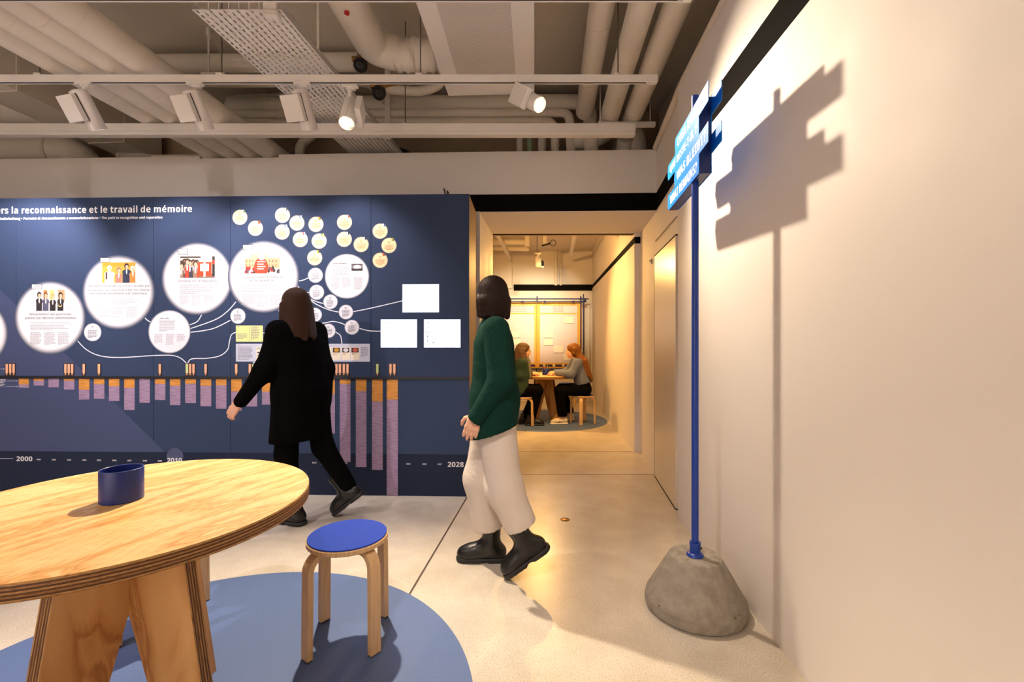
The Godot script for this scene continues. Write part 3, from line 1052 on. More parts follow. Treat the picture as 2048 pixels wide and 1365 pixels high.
func make_table(label: String, where: Vector3, r: float, turns: Array, h := 0.75) -> Node3D:
	var t := thing("round_table", label, "table", where)
	table_top(t, r, h, 0.042)
	for a in turns:
		plank(t, PackedVector2Array([Vector2(0.012, h - 0.043), Vector2(0.205, h - 0.043), Vector2(0.325, 0.0), Vector2(0.165, 0.0), Vector2(0.012, h * 0.58)]), 0.042, a)
	return t

func make_stool(label: String, where: Vector3, turn: float) -> Node3D:
	var t := thing("stool", label, "stool", where, turn, "round stools with blue felt seats")
	var s := st()
	lathe(s, Vector3.ZERO, [[0.0, 0.424, 0], [0.166, 0.424, 0], [0.17, 0.428], [0.17, 0.443], [0.167, 0.446, 0], [0.0, 0.446, 0]], 56)
	obj("seat", s, M.birch, t)
	s = st()
	lathe(s, Vector3.ZERO, [[0.165, 0.446, 0], [0.1655, 0.4505], [0.164, 0.452, 0], [0.0, 0.452, 0]], 56)
	obj("felt_pad", s, M.felt, t)
	for k in 4:
		var a := PI / 4 + k * PI / 2
		var u := Vector3(cos(a), 0, sin(a))
		var w := Vector3(-sin(a), 0, cos(a))
		# an L of bent plywood, 48 mm wide and 25 mm thick
		var mid := []
		mid.append([Vector2(0.045, 0.4125), Vector2(0, 1)])
		mid.append([Vector2(0.122, 0.4125), Vector2(0, 1)])
		for q in 9:
			var f := PI / 2 * q / 8.0
			mid.append([Vector2(0.122 + sin(f) * 0.062, 0.3505 + cos(f) * 0.062), Vector2(sin(f), cos(f))])
		mid.append([Vector2(0.188, 0.006), Vector2(1, 0)])
		s = st()
		var th := 0.012
		var ww := 0.024
		for q in mid.size() - 1:
			var c := []
			for z in 2:
				var m: Array = mid[q + z]
				for o in [[th, ww], [th, -ww], [-th, -ww], [-th, ww]]:
					var p2: Vector2 = m[0] + m[1] * o[0]
					c.append(u * p2.x + Vector3.UP * p2.y + w * o[1])
			for e in 4:
				s.set_smooth_group(e + 1)
				var e2 := (e + 1) % 4
				quad(s, c[e], c[e2], c[e2 + 4], c[e + 4])
			s.set_smooth_group(-1)
			if q == 0:
				quad(s, c[3], c[2], c[1], c[0])
			if q == mid.size() - 2:
				quad(s, c[4], c[5], c[6], c[7])
		var leg := obj("leg", s, M.birch, t)
		s = st()
		box(s, u * 0.188 + Vector3.UP * 0.003, Vector3(0.022, 0.006, 0.046), 0.001, Basis(Vector3.UP, -a))
		obj("foot_pad", s, M.rubber, leg)
	return t

func oval_cup(label: String, where: Vector3, turn: float) -> Node3D:
	var t := thing("pencil_cup", label, "pencil cup", where, turn)
	var s := st()
	lathe(s, Vector3.ZERO, [[0.0, 0.0, 0], [0.056, 0.0, 0], [0.058, 0.002], [0.058, 0.1015], [0.0572, 0.103], [0.0556, 0.103], [0.0548, 0.1015], [0.0548, 0.006, 0], [0.0, 0.006, 0]], 56)
	obj("cup_body", s, M.cupblue, t)
	s = st()
	lathe(s, Vector3.ZERO, [[0.0574, 0.1028], [0.0568, 0.1036], [0.056, 0.1036], [0.0554, 0.1028]], 56)
	obj("rim", s, mat(rgb(70, 92, 160), 0.3), t)
	return t

func table_and_stools() -> void:
	# round floor patch
	var rug := thing("round_rug", "round blue grey speckled floor disc under the wooden table in the foreground", "rug", P(-1.175, 0, 1.521))
	var s := st()
	lathe(s, Vector3.ZERO, [[1.049, 0.0], [1.049, 0.002, 0], [0.0, 0.002, 0]], 128)
	obj("disc", s, M.rug, rug)
	make_table("large round plywood table in the left foreground with striped edge and splayed plank legs", P(-1.241, 0.002, 1.485), 0.533, [deg_to_rad(-10), deg_to_rad(80), deg_to_rad(170), deg_to_rad(260)], 0.778)
	oval_cup("dark blue oval pencil cup standing empty on the big wooden table", P(-1.277, 0.7802, 1.497), 0.0)
	var so := make_stool("stool with bright blue felt seat standing free in the foreground on the blue disc", P(-0.72, 0.002, 2.008), 0.0)
	so.rotation.y = deg_to_rad(8)
	copy(so, "birch stool mostly hidden behind the foreground table, only its legs showing", P(-1.61, 0.002, 2.115), deg_to_rad(23))

# ---------------------------------------------------------------- signpost
func text_mesh(txt: String, bold := true, depth := 0.001) -> TextMesh:
	var f := SystemFont.new()
	f.font_names = PackedStringArray(["Droid Sans"])
	f.font_weight = 700 if bold else 400
	var t := TextMesh.new()
	t.text = txt
	t.font = f
	t.font_size = 48
	t.pixel_size = 0.01
	t.depth = depth
	t.curve_step = 1.5
	t.horizontal_alignment = HORIZONTAL_ALIGNMENT_LEFT
	t.vertical_alignment = VERTICAL_ALIGNMENT_CENTER
	return t

# lettering whose ink box is fitted to x0..x1 and a height, in the parent's own axes
func lettering(parent: Node, called: String, txt: String, xf: Transform3D, x0: float, x1: float, y: float, m: Material, bold := true, hgt := 0.0, depth := 0.001) -> MeshInstance3D:
	var tm := text_mesh(txt, bold, 1.0)
	var bb := tm.get_aabb()
	var sx := (x1 - x0) / bb.size.x
	var sy := sx if hgt <= 0.0 else hgt / bb.size.y
	var o := MeshInstance3D.new()
	o.name = called
	o.mesh = tm
	o.material_override = m
	parent.add_child(o, true)
	var local := Transform3D(Basis(Vector3(sx, 0, 0), Vector3(0, sy, 0), Vector3(0, 0, depth)), Vector3(x0 - bb.position.x * sx, y - (bb.position.y + bb.size.y / 2.0) * sy, depth / 2.0))
	o.transform = xf * local
	return o

func signpost() -> void:
	var root := thing("signpost", "blue signpost with four slanted question boards on a concrete cone by the right wall", "signpost", P(0.894, 0, 2.234))
	var s := st()
	lathe(s, Vector3.ZERO, [[0.0, 0.0, 0], [0.222, 0.0, 0], [0.232, 0.008], [0.2365, 0.024], [0.2365, 0.038], [0.233, 0.056], [0.2275, 0.068, 0], [0.1245, 0.2465, 0], [0.121, 0.2525, 0], [0.0, 0.2525, 0]], 72)
	var base := obj("concrete_base", s, M.concrete, root)
	s = st()
	for k in 30:
		var a := rng.randf() * TAU
		var hh := 0.04 + rng.randf() * rng.randf() * 0.18
		var r := 0.233 - (hh - 0.06) * 0.596 + 0.0004
		if hh < 0.06:
			r = 0.2345
		var q := 0.0012 + rng.randf() * rng.randf() * 0.003
		var u := Vector3(cos(a), 0.5, sin(a)).normalized()
		tube(s, [Vector3(cos(a) * r, hh, sin(a) * r) - u * 0.002, Vector3(cos(a) * r, hh, sin(a) * r) + u * 0.0005], q, 7)
	var pits := obj("air_hole", s, M.pit, base)
	pits.set_meta("kind", "stuff")
	s = st()
	lathe(s, Vector3.ZERO, [[0.0, 0.2525, 0], [0.040, 0.2525, 0], [0.0405, 0.256], [0.038, 0.262], [0.027, 0.267], [0.025, 0.27, 0], [0.025, 0.305, 0], [0.0265, 0.3055], [0.0265, 0.318, 0], [0.0178, 0.318, 0]], 36)
	obj("floor_flange", s, M.blue, root)
	s = st()
	tube(s, [Vector3(0.024, 0.29, 0.008), Vector3(0.029, 0.29, 0.011)], 0.006, 10)
	obj("grub_screw", s, M.darkmetal, root)
	s = st()
	tube(s, [Vector3(0, 0.262, 0), Vector3(0, 2.497, 0)], 0.0168, 24)
	obj("pole", s, M.blue, root)
	# boards: their run is nearly along the right wall; local +x points towards the camera
	var dir := Vector3(-0.109, 0, 1.0).normalized()
	var nrm := Vector3(-1.0, 0, -0.109).normalized()
	var xf := Transform3D(Basis(dir, Vector3.UP, nrm), nrm * 0.019)
	# board ends measured as distance before (+) or behind (-) the pole
	var rows := [[2.336, 2.424, -0.318, 0.268, "COSA RIMANE?"], [2.248, 2.336, -0.49, 0.132, "QUE RESTE-T-IL ?"], [2.160, 2.248, -0.335, 0.268, "WAS BLEIBT?"], [2.072, 2.160, -0.49, 0.132, "WHAT REMAINS?"]]
	for layer in 2:
		var lay := xf
		if layer == 1:
			lay.origin = -nrm * 0.036
		for i in 4:
			var r: Array = rows[i]
			var y0: float = r[0] + 0.0004
			var y1: float = r[1] - 0.0004
			var m0 := (y0 + y1) / 2.0
			var tail: PackedVector2Array
			if i % 2 == 1:
				tail = PackedVector2Array([Vector2(r[2] + 0.012, y1), Vector2(r[2], y0 + 0.028), Vector2(r[2] + 0.008, y0 + 0.016), Vector2(r[2] + 0.006, y0 + 0.008), Vector2(r[2] + 0.028, y0)])
			else:
				tail = PackedVector2Array([Vector2(r[2] + 0.016, y1), Vector2(r[2], m0), Vector2(r[2] + 0.012, y0 + 0.02), Vector2(r[2] + 0.006, y0 + 0.006), Vector2(r[2] + 0.014, y0)])
			var poly := PackedVector2Array([Vector2(r[3], y0), Vector2(r[3], y1)])
			poly.append_array(tail)
			s = st()
			prism(s, poly, -0.0015, 0.0015, lay)
			var o := obj("arrow_board", s, M.signblue, root)
			if layer == 0:
				var w: float = r[3] - r[2]
				lettering(o, "lettering", r[4], xf * Transform3D(Basis.IDENTITY, Vector3(0, 0, 0.0016)), r[2] + 0.06, r[3] - 0.03, m0, M.lettering, true, 0.048, 0.0006)
	# box that joins the two layers
	s = st()
	var mid := (xf.origin - nrm * 0.036) / 2.0
	box(s, Vector3(mid.x, 2.248, mid.z) + dir * 0.115, Vector3(0.03, 0.352, 0.052), 0.002, Basis(dir, Vector3.UP, nrm))
	box(s, Vector3(mid.x, 2.080, mid.z) - dir * 0.18, Vector3(0.60, 0.012, 0.05), 0.002, Basis(dir, Vector3.UP, nrm))
	obj("inner_frame", s, mat(rgb(20, 44, 104), 0.4), root)

# ---------------------------------------------------------------- the printed timeline wall
const MS := -0.0311          # the wall turns slightly: D = MD + MS * x
const MD := 3.8078
var wallroot: Node3D
var navy := Color()

func mp(px: float, py: float) -> Vector2:
	# a point of the printed design, in the wall's own metres (x from its right edge, y from the floor)
	var u := (px - 1024.0) / F
	var d := MD / (1.0 - MS * u)
	return Vector2((u * d + 0.359) * sqrt(1.0 + MS * MS), EYE + (682.5 - py) / F * d)

func flat_quad(s: SurfaceTool, a: Vector2, b: Vector2, z: float) -> void:
	# a upper left, b lower right
	quad(s, Vector3(a.x, b.y, z), Vector3(a.x, a.y, z), Vector3(b.x, a.y, z), Vector3(b.x, b.y, z))

func flat_poly(s: SurfaceTool, pts: Array, z: float) -> void:
	var pv := PackedVector2Array(pts)
	var idx := Geometry2D.triangulate_polygon(pv)
	for i in range(0, idx.size(), 3):
		tri(s, Vector3(pv[idx[i]].x, pv[idx[i]].y, z), Vector3(pv[idx[i + 1]].x, pv[idx[i + 1]].y, z), Vector3(pv[idx[i + 2]].x, pv[idx[i + 2]].y, z))

func soft_disc(called: String, px: float, py: float, r: float, c: Color, soft: float, z: float, edge := Color(0, 0, 0, 0)) -> MeshInstance3D:
	var cen := mp(px, py)
	var k := MD / F * 1.02
	var bg := navy if edge.a == 0.0 else edge
	var rings := [[0.0, 0.0], [r * (1.0 - soft), 0.0], [r * (1.0 - soft * 0.55), 0.12], [r, 0.5], [r * (1.0 + soft * 0.6), 0.9], [r * (1.0 + soft), 1.0]]
	var s := SurfaceTool.new()
	s.begin(Mesh.PRIMITIVE_TRIANGLES)
	s.set_smooth_group(-1)
	var n := 64
	for i in rings.size() - 1:
		for j in n:
			var a := TAU * j / n
			var b := TAU * (j + 1) / n
			var v := []
			for q in [[i, a], [i + 1, a], [i + 1, b], [i, b]]:
				var rr: float = rings[q[0]][0] * k
				v.append([Vector3(cen.x + cos(q[1]) * rr, cen.y + sin(q[1]) * rr, z), c.lerp(bg, rings[q[0]][1])])
			for t in ([0, 2, 1] if i == 0 else [0, 2, 1, 0, 3, 2]):
				s.set_color(v[t][1])
				s.add_vertex(v[t][0])
	return obj(called, s, M.vcol, wallroot)

func micro(s: SurfaceTool, x0: float, y0: float, x1: float, y1: float, pitch: float, z: float, center := false, seed_ := 1) -> void:
	# rows of print too small to read
	var r := RandomNumberGenerator.new()
	r.seed = seed_ * 7919 + int(x0 * 13.0)
	var y := y0
	while y < y1:
		var len_ := (x1 - x0) * (r.randf_range(0.78, 1.0) if y + pitch < y1 else r.randf_range(0.35, 0.7))
		var x := x0 + ((x1 - x0) - len_) / 2.0 if center else x0
		var end := x + len_
		while x < end - 0.6:
			var w := minf(r.randf_range(1.6, 4.6), end - x)
			flat_quad(s, mp(x, y), mp(x + w, y + pitch * 0.48), z)
			x += w + 0.7
		y += pitch

func ribbon(called: String, pts: Array, w: float, m: Material, z: float) -> void:
	var c := []
	for p in pts:
		var q := mp(p[0], p[1])
		c.append(Vector3(q.x, q.y, z))
	c = spline(c, 10)
	var s := st()
	for i in c.size() - 1:
		var a: Vector3 = c[i]
		var b: Vector3 = c[i + 1]
		var ta: Vector3 = ((c[mini(i + 1, c.size() - 1)] as Vector3) - c[maxi(i - 1, 0)]).normalized()
		var tb: Vector3 = ((c[mini(i + 2, c.size() - 1)] as Vector3) - c[i]).normalized()
		var na := Vector3(-ta.y, ta.x, 0) * w / 2.0
		var nb := Vector3(-tb.y, tb.x, 0) * w / 2.0
		quad(s, a + na, b + nb, b - nb, a - na)
	obj(called, s, m, wallroot)

func words(txt: String, x0: float, x1: float, py: float, m: Material, z: float, bold := true, hpx := 0.0) -> void:
	var a := mp(x0, py)
	var b := mp(x1, py)
	lettering(wallroot, "lettering", txt, Transform3D(Basis.IDENTITY, Vector3(0, 0, z)), a.x, b.x, a.y, m, bold, hpx * MD / F, 0.0003)

func picture(kind: int) -> ImageTexture:
	var w := 128
	var h := 84
	var im := Image.create(w, h, false, Image.FORMAT_RGB8)
	var r := RandomNumberGenerator.new()
	r.seed = 90 + kind
	var blob := func(cx: float, cy: float, rx: float, ry: float, c: Color):
		for y in range(maxi(0, int(cy - ry)), mini(h, int(cy + ry) + 1)):
			for x in range(maxi(0, int(cx - rx)), mini(w, int(cx + rx) + 1)):
				if pow((x - cx) / rx, 2) + pow((y - cy) / ry, 2) <= 1.0:
					im.set_pixel(x, y, c)
	var person := func(cx: float, top: float, coat: Color, hair: Color, wide := 1.0):
		im.fill_rect(Rect2i(int(cx - 12 * wide), int(top + 30), int(24 * wide), 84), coat)
		blob.call(cx, top + 34, 14.0 * wide, 12.0, coat)
		blob.call(cx, top + 9, 9.0, 12.0, hair)
		blob.call(cx + 1, top + 12, 6.0, 8.0, rgb(226, 178, 148))
		blob.call(cx, top + 30, 3.0, 12.0, rgb(232, 226, 220))
	match kind:
		0:
			im.fill(rgb(244, 238, 230))
			im.fill_rect(Rect2i(38, 4, 16, 36), rgb(176, 120, 60))
			im.fill_rect(Rect2i(62, 2, 20, 40), rgb(236, 200, 120))
			im.fill_rect(Rect2i(98, 2, 28, 44), rgb(190, 150, 110))
			person.call(20, 12, rgb(44, 40, 46), rgb(40, 28, 24))
			person.call(47, 14, rgb(86, 86, 112), rgb(120, 80, 50))
			person.call(76, 18, rgb(40, 36, 38), rgb(206, 160, 100))
			person.call(108, 14, rgb(34, 32, 36), rgb(34, 26, 26))
			blob.call(106, 62, 8.0, 7.0, rgb(220, 200, 130))
			blob.call(106, 60, 6.0, 5.0, rgb(34, 32, 36))
		1:
			im.fill(rgb(226, 164, 60))
			im.fill_rect(Rect2i(0, 0, w, 16), rgb(206, 150, 44))
			person.call(28, 14, rgb(236, 228, 214), rgb(230, 226, 220), 1.5)
			im.fill_rect(Rect2i(14, 40, 6, 30), rgb(60, 40, 40))
			person.call(64, 22, rgb(176, 120, 104), rgb(150, 110, 90))
			person.call(94, 6, rgb(38, 48, 72), rgb(36, 28, 28), 1.2)
			person.call(118, 16, rgb(206, 130, 60), rgb(220, 214, 206))
		2:
			im.fill(rgb(238, 226, 212))
			im.fill_rect(Rect2i(0, 8, 76, 5), rgb(60, 52, 46))
			im.fill_rect(Rect2i(0, 70, w, 14), rgb(120, 96, 84))
			for i in 16:
				person.call(r.randf_range(2, 64), r.randf_range(16, 34), [rgb(52, 56, 70), rgb(196, 60, 36), rgb(70, 60, 58), rgb(150, 120, 100)][i % 4], rgb(70, 50, 40), 0.6)
			im.fill_rect(Rect2i(66, 28, 50, 50), rgb(206, 62, 24))
			im.fill_rect(Rect2i(86, 4, 8, 76), rgb(246, 242, 238))
			im.fill_rect(Rect2i(74, 34, 32, 26), rgb(250, 246, 240))
			im.fill_rect(Rect2i(118, 8, 10, 70), rgb(40, 34, 34))
			blob.call(122, 28, 6.0, 8.0, rgb(210, 60, 40))
		3:
			im.fill(rgb(248, 244, 240))
			im.fill_rect(Rect2i(0, 26, w, 40), rgb(204, 168, 128))
			im.fill_rect(Rect2i(24, 14, 62, 40), rgb(214, 182, 142))
			for i in 34:
				im.fill_rect(Rect2i(24 + i, 14 - int((17.0 - absf(i - 31.0) * 0.5) * 0.6), 2, 2), rgb(170, 124, 88))
			for i in 10:
				im.fill_rect(Rect2i(4 + i * 12, 34, 5, 8), rgb(150, 116, 92))
				im.fill_rect(Rect2i(4 + i * 12, 50, 5, 8), rgb(160, 124, 98))
			for i in 30:
				blob.call(r.randf_range(0, w), r.randf_range(62, 84), 5.0, 7.0, [rgb(50, 44, 48), rgb(170, 40, 36), rgb(90, 70, 80)][i % 3])
			blob.call(60, 62, 26.0, 38.0, rgb(216, 62, 26))
			blob.call(62, 20, 12.0, 14.0, rgb(240, 234, 228))
			for i in 4:
				im.fill_rect(Rect2i(46, 38 + i * 9, 30 - (i % 2) * 6, 4), rgb(246, 226, 214))
		_:
			im.fill(rgb(120, 112, 112))
			im.fill_rect(Rect2i(0, 0, w, 12), rgb(70, 64, 66))
			blob.call(66, 40, 44.0, 26.0, rgb(226, 230, 238))
			for i in 14:
				blob.call(6 + i * 9.0, 66 + (i % 3) * 4.0, 6.0, 14.0, rgb(46, 40, 42))
	return ImageTexture.create_from_image(im)

func print_picture(kind: int, x0: float, y0: float, x1: float, y1: float, z: float) -> void:
	var m := mat(Color.WHITE, 0.6)
	m.albedo_texture = picture(kind)
	m.texture_repeat = false
	var a := mp(x0, y0)
	var b := mp(x1, y1)
	var s := st()
	quad_uv(s, [Vector3(a.x, b.y, z), Vector3(a.x, a.y, z), Vector3(b.x, a.y, z), Vector3(b.x, b.y, z)], [Vector2(0, 1), Vector2(0, 0), Vector2(1, 0), Vector2(1, 1)])
	obj("printed_photo", s, m, wallroot)

func rect(called: String, x0: float, y0: float, x1: float, y1: float, m: Material, z: float, parent: Node = null) -> MeshInstance3D:
	var s := st()
	flat_quad(s, mp(x0, y0), mp(x1, y1), z)
	return obj(called, s, m, parent if parent else wallroot)

func year_box(txt: String, x0: float, y0: float, x1: float, y1: float, z: float) -> void:
	rect("year_frame", x0, y0, x1, y1, M.ink, z)
	rect("year_field", x0 + 0.9, y0 + 0.9, x1 - 0.9, y1 - 0.9, M.vwhite, z + 0.0003)
	words(txt, x0 + 3.2, x1 - 3.2, (y0 + y1) / 2.0, M.ink, z + 0.0006, false, (y1 - y0) * 0.55)

func mural() -> void:
	navy = rgb(53, 66, 93).srgb_to_linear()
	M.navy = mat(rgb(53, 66, 93), 0.42)
	M.navylight = mat(rgb(68, 77, 108), 0.42)
	M.navydark = mat(rgb(37, 44, 62), 0.42)
	for q in ["navy", "navylight", "navydark"]:
		M[q].metallic_specular = 0.18
		M[q].roughness = 0.6
	M.ledge = mat(rgb(20, 22, 32), 0.5)
	M.ink = mat(rgb(30, 28, 32), 0.6)
	M.vwhite = mat(rgb(240, 240, 244), 0.55)
	M.line = mat(rgb(228, 232, 244), 0.55)
	M.micro = mat(rgb(172, 172, 182), 0.7)
	M.microdark = mat(rgb(118, 118, 132), 0.7)
	M.brownprint = mat(rgb(196, 140, 74), 0.7)
	M.pegorange = mat(rgb(236, 178, 142), 0.5)
	M.peggreen = mat(rgb(196, 214, 150), 0.5)
	M.pegdark = mat(rgb(52, 34, 30), 0.5)
	M.card = mat(rgb(222, 226, 150), 0.6)
	M.cardgrey = mat(rgb(196, 202, 220), 0.6)
	M.cream = mat(rgb(238, 226, 206), 0.6)
	M.yearwhite = mat(rgb(214, 212, 214), 0.6)
	var rr := RandomNumberGenerator.new()
	rr.seed = 5
	var stripes := Image.create(64, 256, false, Image.FORMAT_RGB8)
	stripes.fill(Color(0.86, 0.86, 0.86))
	for i in 64:
		var w := rr.randi_range(26, 64)
		stripes.fill_rect(Rect2i(64 - w if rr.randf() < 0.75 else 0, i * 4, w, 2), Color(1, 1, 1))
	var stex := ImageTexture.create_from_image(stripes)
	M.bar_orange = mat(rgb(222, 152, 66), 0.6)
	M.bar_orange.albedo_texture = stex
	M.bar_purple = mat(rgb(166, 140, 172), 0.6)
	M.bar_purple.albedo_texture = stex

	wallroot = thing("timeline_wall", "dark blue printed timeline wall with white circles, year bars and three bright screens", "display wall", P(-0.359, 0, 3.819), atan(MS))
	# boards with fine joints
	var cuts := [-330.0, 32.0, 307.0, 461.0, 742.0, 942.0]
	for i in 5:
		var x0 := mp(cuts[i], 600).x + 0.0012
		var x1 := mp(cuts[i + 1], 600).x - 0.0012
		if i == 4:
			x1 = 0.0
		var s := st()
		box(s, Vector3((x0 + x1) / 2.0, 1.265, -0.011), Vector3(x1 - x0, 2.53, 0.022), 0.0012)
		obj("board", s, M.navy, wallroot)
	var s0 := st()
	var xl := mp(cuts[0], 600).x
	box(s0, Vector3(xl / 2.0, 1.26, -0.28), Vector3(-xl - 0.02, 2.52, 0.50))
	obj("carcass", s0, M.shadowgap, wallroot)
	s0 = st()
	box(s0, Vector3(-0.006, 1.264, -0.29), Vector3(0.012, 2.528, 0.53), 0.001, Basis.IDENTITY)
	obj("end_panel", s0, mat(rgb(150, 122, 92), 0.6), wallroot)

	# printed grounds
	var s := st()
	flat_poly(s, [mp(-80, 500), mp(340, 915), mp(-80, 911)], 0.0004)
	obj("printed_ground", s, M.navylight, wallroot)
	s = st()
	flat_quad(s, Vector2(xl + 0.01, mp(460, 906).y), Vector2(-0.002, 0.004), 0.0007)
	obj("year_band", s, M.navydark, wallroot)
	s = st()
	box(s, Vector3(xl / 2.0, mp(460, 756).y, 0.003), Vector3(-xl - 0.004, 0.024, 0.006), 0.001)
	obj("ledge", s, M.ledge, wallroot)
	# title
	words("Vers la reconnaissance et le travail de mémoire", -19, 384, 421, M.lettering, 0.0006, true)
	words("und Aufarbeitung • Percorso di riconoscimento e memorializzazione • The path to recognition and reparation", -13, 325, 438.5, M.lettering, 0.0006, true)

	# large white circles
	var white := Color(0.86, 0.86, 0.9)
	var z := 0.0010
	soft_disc("white_disc", -48, 667, 62, white, 0.1, z)
	soft_disc("white_disc", 100, 636, 68, white, 0.1, z)
	soft_disc("white_disc", 237, 585, 68.5, white, 0.1, z + 0.0002)
	soft_disc("white_disc", 394, 558, 67, white, 0.09, z)
	soft_disc("white_disc", 527, 554, 66.5, white, 0.09, z + 0.0002)
	soft_disc("white_disc", 339, 664, 42, Color(0.80, 0.81, 0.88), 0.05, z + 0.0004)
	soft_disc("white_disc", 694, 553, 43, Color(0.85, 0.86, 0.92), 0.05, z)
	var small := [[185.5, 665, 17.5], [476, 632.5, 15], [631, 551, 14.5], [633.5, 585, 14.5], [661, 604, 14], [692, 624.5, 14], [630, 630, 13.5], [704, 655, 14.2], [657, 662, 13.7]]
	for q in small:
		soft_disc("small_disc", q[0], q[1], q[2], Color(0.74, 0.75, 0.82), 0.08, z)
		s = st()
		micro(s, q[0] - q[2] * 0.55, q[1] - q[2] * 0.25, q[0] + q[2] * 0.6, q[1] + q[2] * 0.65, 2.4, z + 0.0006, false, int(q[0]))
		micro(s, q[0] - 3, q[1] - q[2] * 0.7, q[0] + 3, q[1] - q[2] * 0.45, 1.7, z + 0.0006, true, int(q[1]))
		obj("small_print", s, M.microdark, wallroot).set_meta("kind", "stuff")
	# cream circles with little shields
	var ye := [[480, 435, "g"], [511, 457, "r"], [565, 431, "k"], [594, 446.5, "b"], [564.5, 464.5, "b"], [600.7, 479.5, "p"], [632, 449, "y"], [638.4, 482.6, "e"], [629.5, 516, "Y"], [689, 445, "R"], [688.6, 479, "k"], [722.3, 489.4, "k"], [760.3, 462.7, "B"], [778, 491.4, "o"], [760.3, 521, "r"]]
	var tones := {"g": [rgb(236, 240, 236), rgb(96, 130, 84)], "r": [rgb(206, 84, 48), rgb(120, 70, 40)], "k": [rgb(236, 236, 236), rgb(40, 40, 40)], "b": [rgb(90, 120, 176), rgb(236, 240, 246)], "p": [rgb(206, 96, 96), rgb(130, 156, 176)], "y": [rgb(214, 164, 40), rgb(110, 90, 40)], "e": [rgb(110, 150, 80), rgb(206, 196, 90)], "Y": [rgb(226, 196, 50), rgb(60, 50, 30)], "R": [rgb(240, 236, 236), rgb(170, 40, 40)], "B": [rgb(236, 240, 248), rgb(70, 96, 160)], "o": [rgb(196, 190, 90), rgb(120, 110, 50)]}
	for q in ye:
		soft_disc("cream_disc", q[0], q[1], 14.7, rgb(246, 222, 176).srgb_to_linear(), 0.07, z)
		s = st()
		micro(s, q[0] - 9.5, q[1] - 1.5, q[0] + 9.5, q[1] + 8.5, 2.3, z + 0.0006, true, int(q[0]))
		micro(s, q[0] - 2.5, q[1] - 8.5, q[0] + 2.5, q[1] - 4.0, 1.9, z + 0.0006, true, int(q[1]))
		obj("small_print", s, M.brownprint, wallroot).set_meta("kind", "stuff")
		var t: Array = tones[q[2]]
		var sh := SurfaceTool.new()
		sh.begin(Mesh.PRIMITIVE_TRIANGLES)
		sh.set_smooth_group(-1)
		var cx: float = q[0] + 7.3
		var cy: float = q[1] - 12.2
		for half in 2:
			sh.set_color((t[half] as Color).srgb_to_linear())
			var a0 := mp(cx - 2.6 + half * 2.6, cy - 2.8)
			var b0 := mp(cx + half * 2.6, cy + 2.2)
			var tip := mp(cx, cy + 4.0)
			quad(sh, Vector3(a0.x, b0.y, z + 0.0006), Vector3(a0.x, a0.y, z + 0.0006), Vector3(b0.x, a0.y, z + 0.0006), Vector3(b0.x, b0.y, z + 0.0006))
			tri(sh, Vector3(a0.x, b0.y, z + 0.0006), Vector3(b0.x, b0.y, z + 0.0006), Vector3(tip.x, tip.y, z + 0.0006))
		obj("shield", sh, M.vcol, wallroot)
	# photographs, headings and small print on the large circles
	var zt := z + 0.0008
	print_picture(0, 69, 579, 131, 622, zt)
	print_picture(1, 204.5, 525.5, 271, 566, zt)
	print_picture(2, 360.5, 509, 430, 556, zt)
	print_picture(3, 489.5, 503, 559.5, 547, zt)
	print_picture(4, 703, 528, 725.5, 542, zt)
	year_box("2010", 63.5, 568.5, 84, 578.5, zt)
	year_box("2013", 200.5, 515.5, 220, 525.5, zt)
	year_box("2014", 356.5, 498.5, 376.5, 509, zt)
	year_box("2017", 485.5, 489.5, 505.5, 499.5, zt)
	words("Réhabilitation des personnes", 59.5, 143.5, 629.5, M.ink, zt, false)
	words("placées par décision administrative", 50.5, 152.5, 637, M.ink, zt, false)
	words("Reconnaissance des injustices causées par", 177, 299.5, 573, M.ink, zt, false)
	words("les mesures de coercition à des fins d'assis-", 176, 300.5, 580.5, M.ink, zt, false)
	words("tance et les placements extrafamiliaux", 181, 294.5, 588, M.ink, zt, false)
	words("Initiative sur la réparation", 356.5, 434, 563, M.ink, zt, false)
	words("Loi sur le travail de mémoire", 482, 566, 554.5, M.ink, zt, false)
	words("et de réparation", 500, 548.5, 562, M.ink, zt, false)
	words("Table ronde", 319.5, 338, 637, M.ink, zt, true)
	words("Justice Initiative", 666, 693.5, 527.5, M.ink, zt, true)
	var blocks := [[61, 645, 144, 660, 2.9], [61, 665, 84, 690, 2.0], [89, 665, 113, 691, 2.0], [116, 665, 140, 690, 2.0], [224, 596, 277, 608, 2.9], [198, 614, 222, 634, 2.4], [226, 614, 249, 636, 2.2], [253, 614, 276, 636, 2.0], [360, 570, 428, 588, 4.0], [360, 591, 381, 609, 2.1], [384, 591, 405, 611, 2.1], [409, 591, 430, 609, 2.1], [485, 570, 566, 586, 3.2], [485, 589, 512, 611, 2.0], [514, 589, 538, 613, 2.1], [542, 589, 566, 612, 2.0], [319, 642, 356, 664, 3.2], [309, 669, 328, 687, 1.9], [332, 669, 350, 690, 1.9], [354, 669, 372, 684, 1.9], [666, 531, 700, 552, 2.6], [662, 555, 682, 577, 1.9], [685, 555, 703, 575, 1.9], [708, 555, 727, 578, 1.9], [431, 551, 446, 556, 1.6], [133, 613, 147, 620, 1.6], [273, 558, 287, 564, 1.6]]
	for q in blocks:
		s = st()
		micro(s, q[0], q[1], q[2], q[3], q[4], zt, false, int(q[1]))
		obj("small_print", s, M.micro, wallroot).set_meta("kind", "stuff")
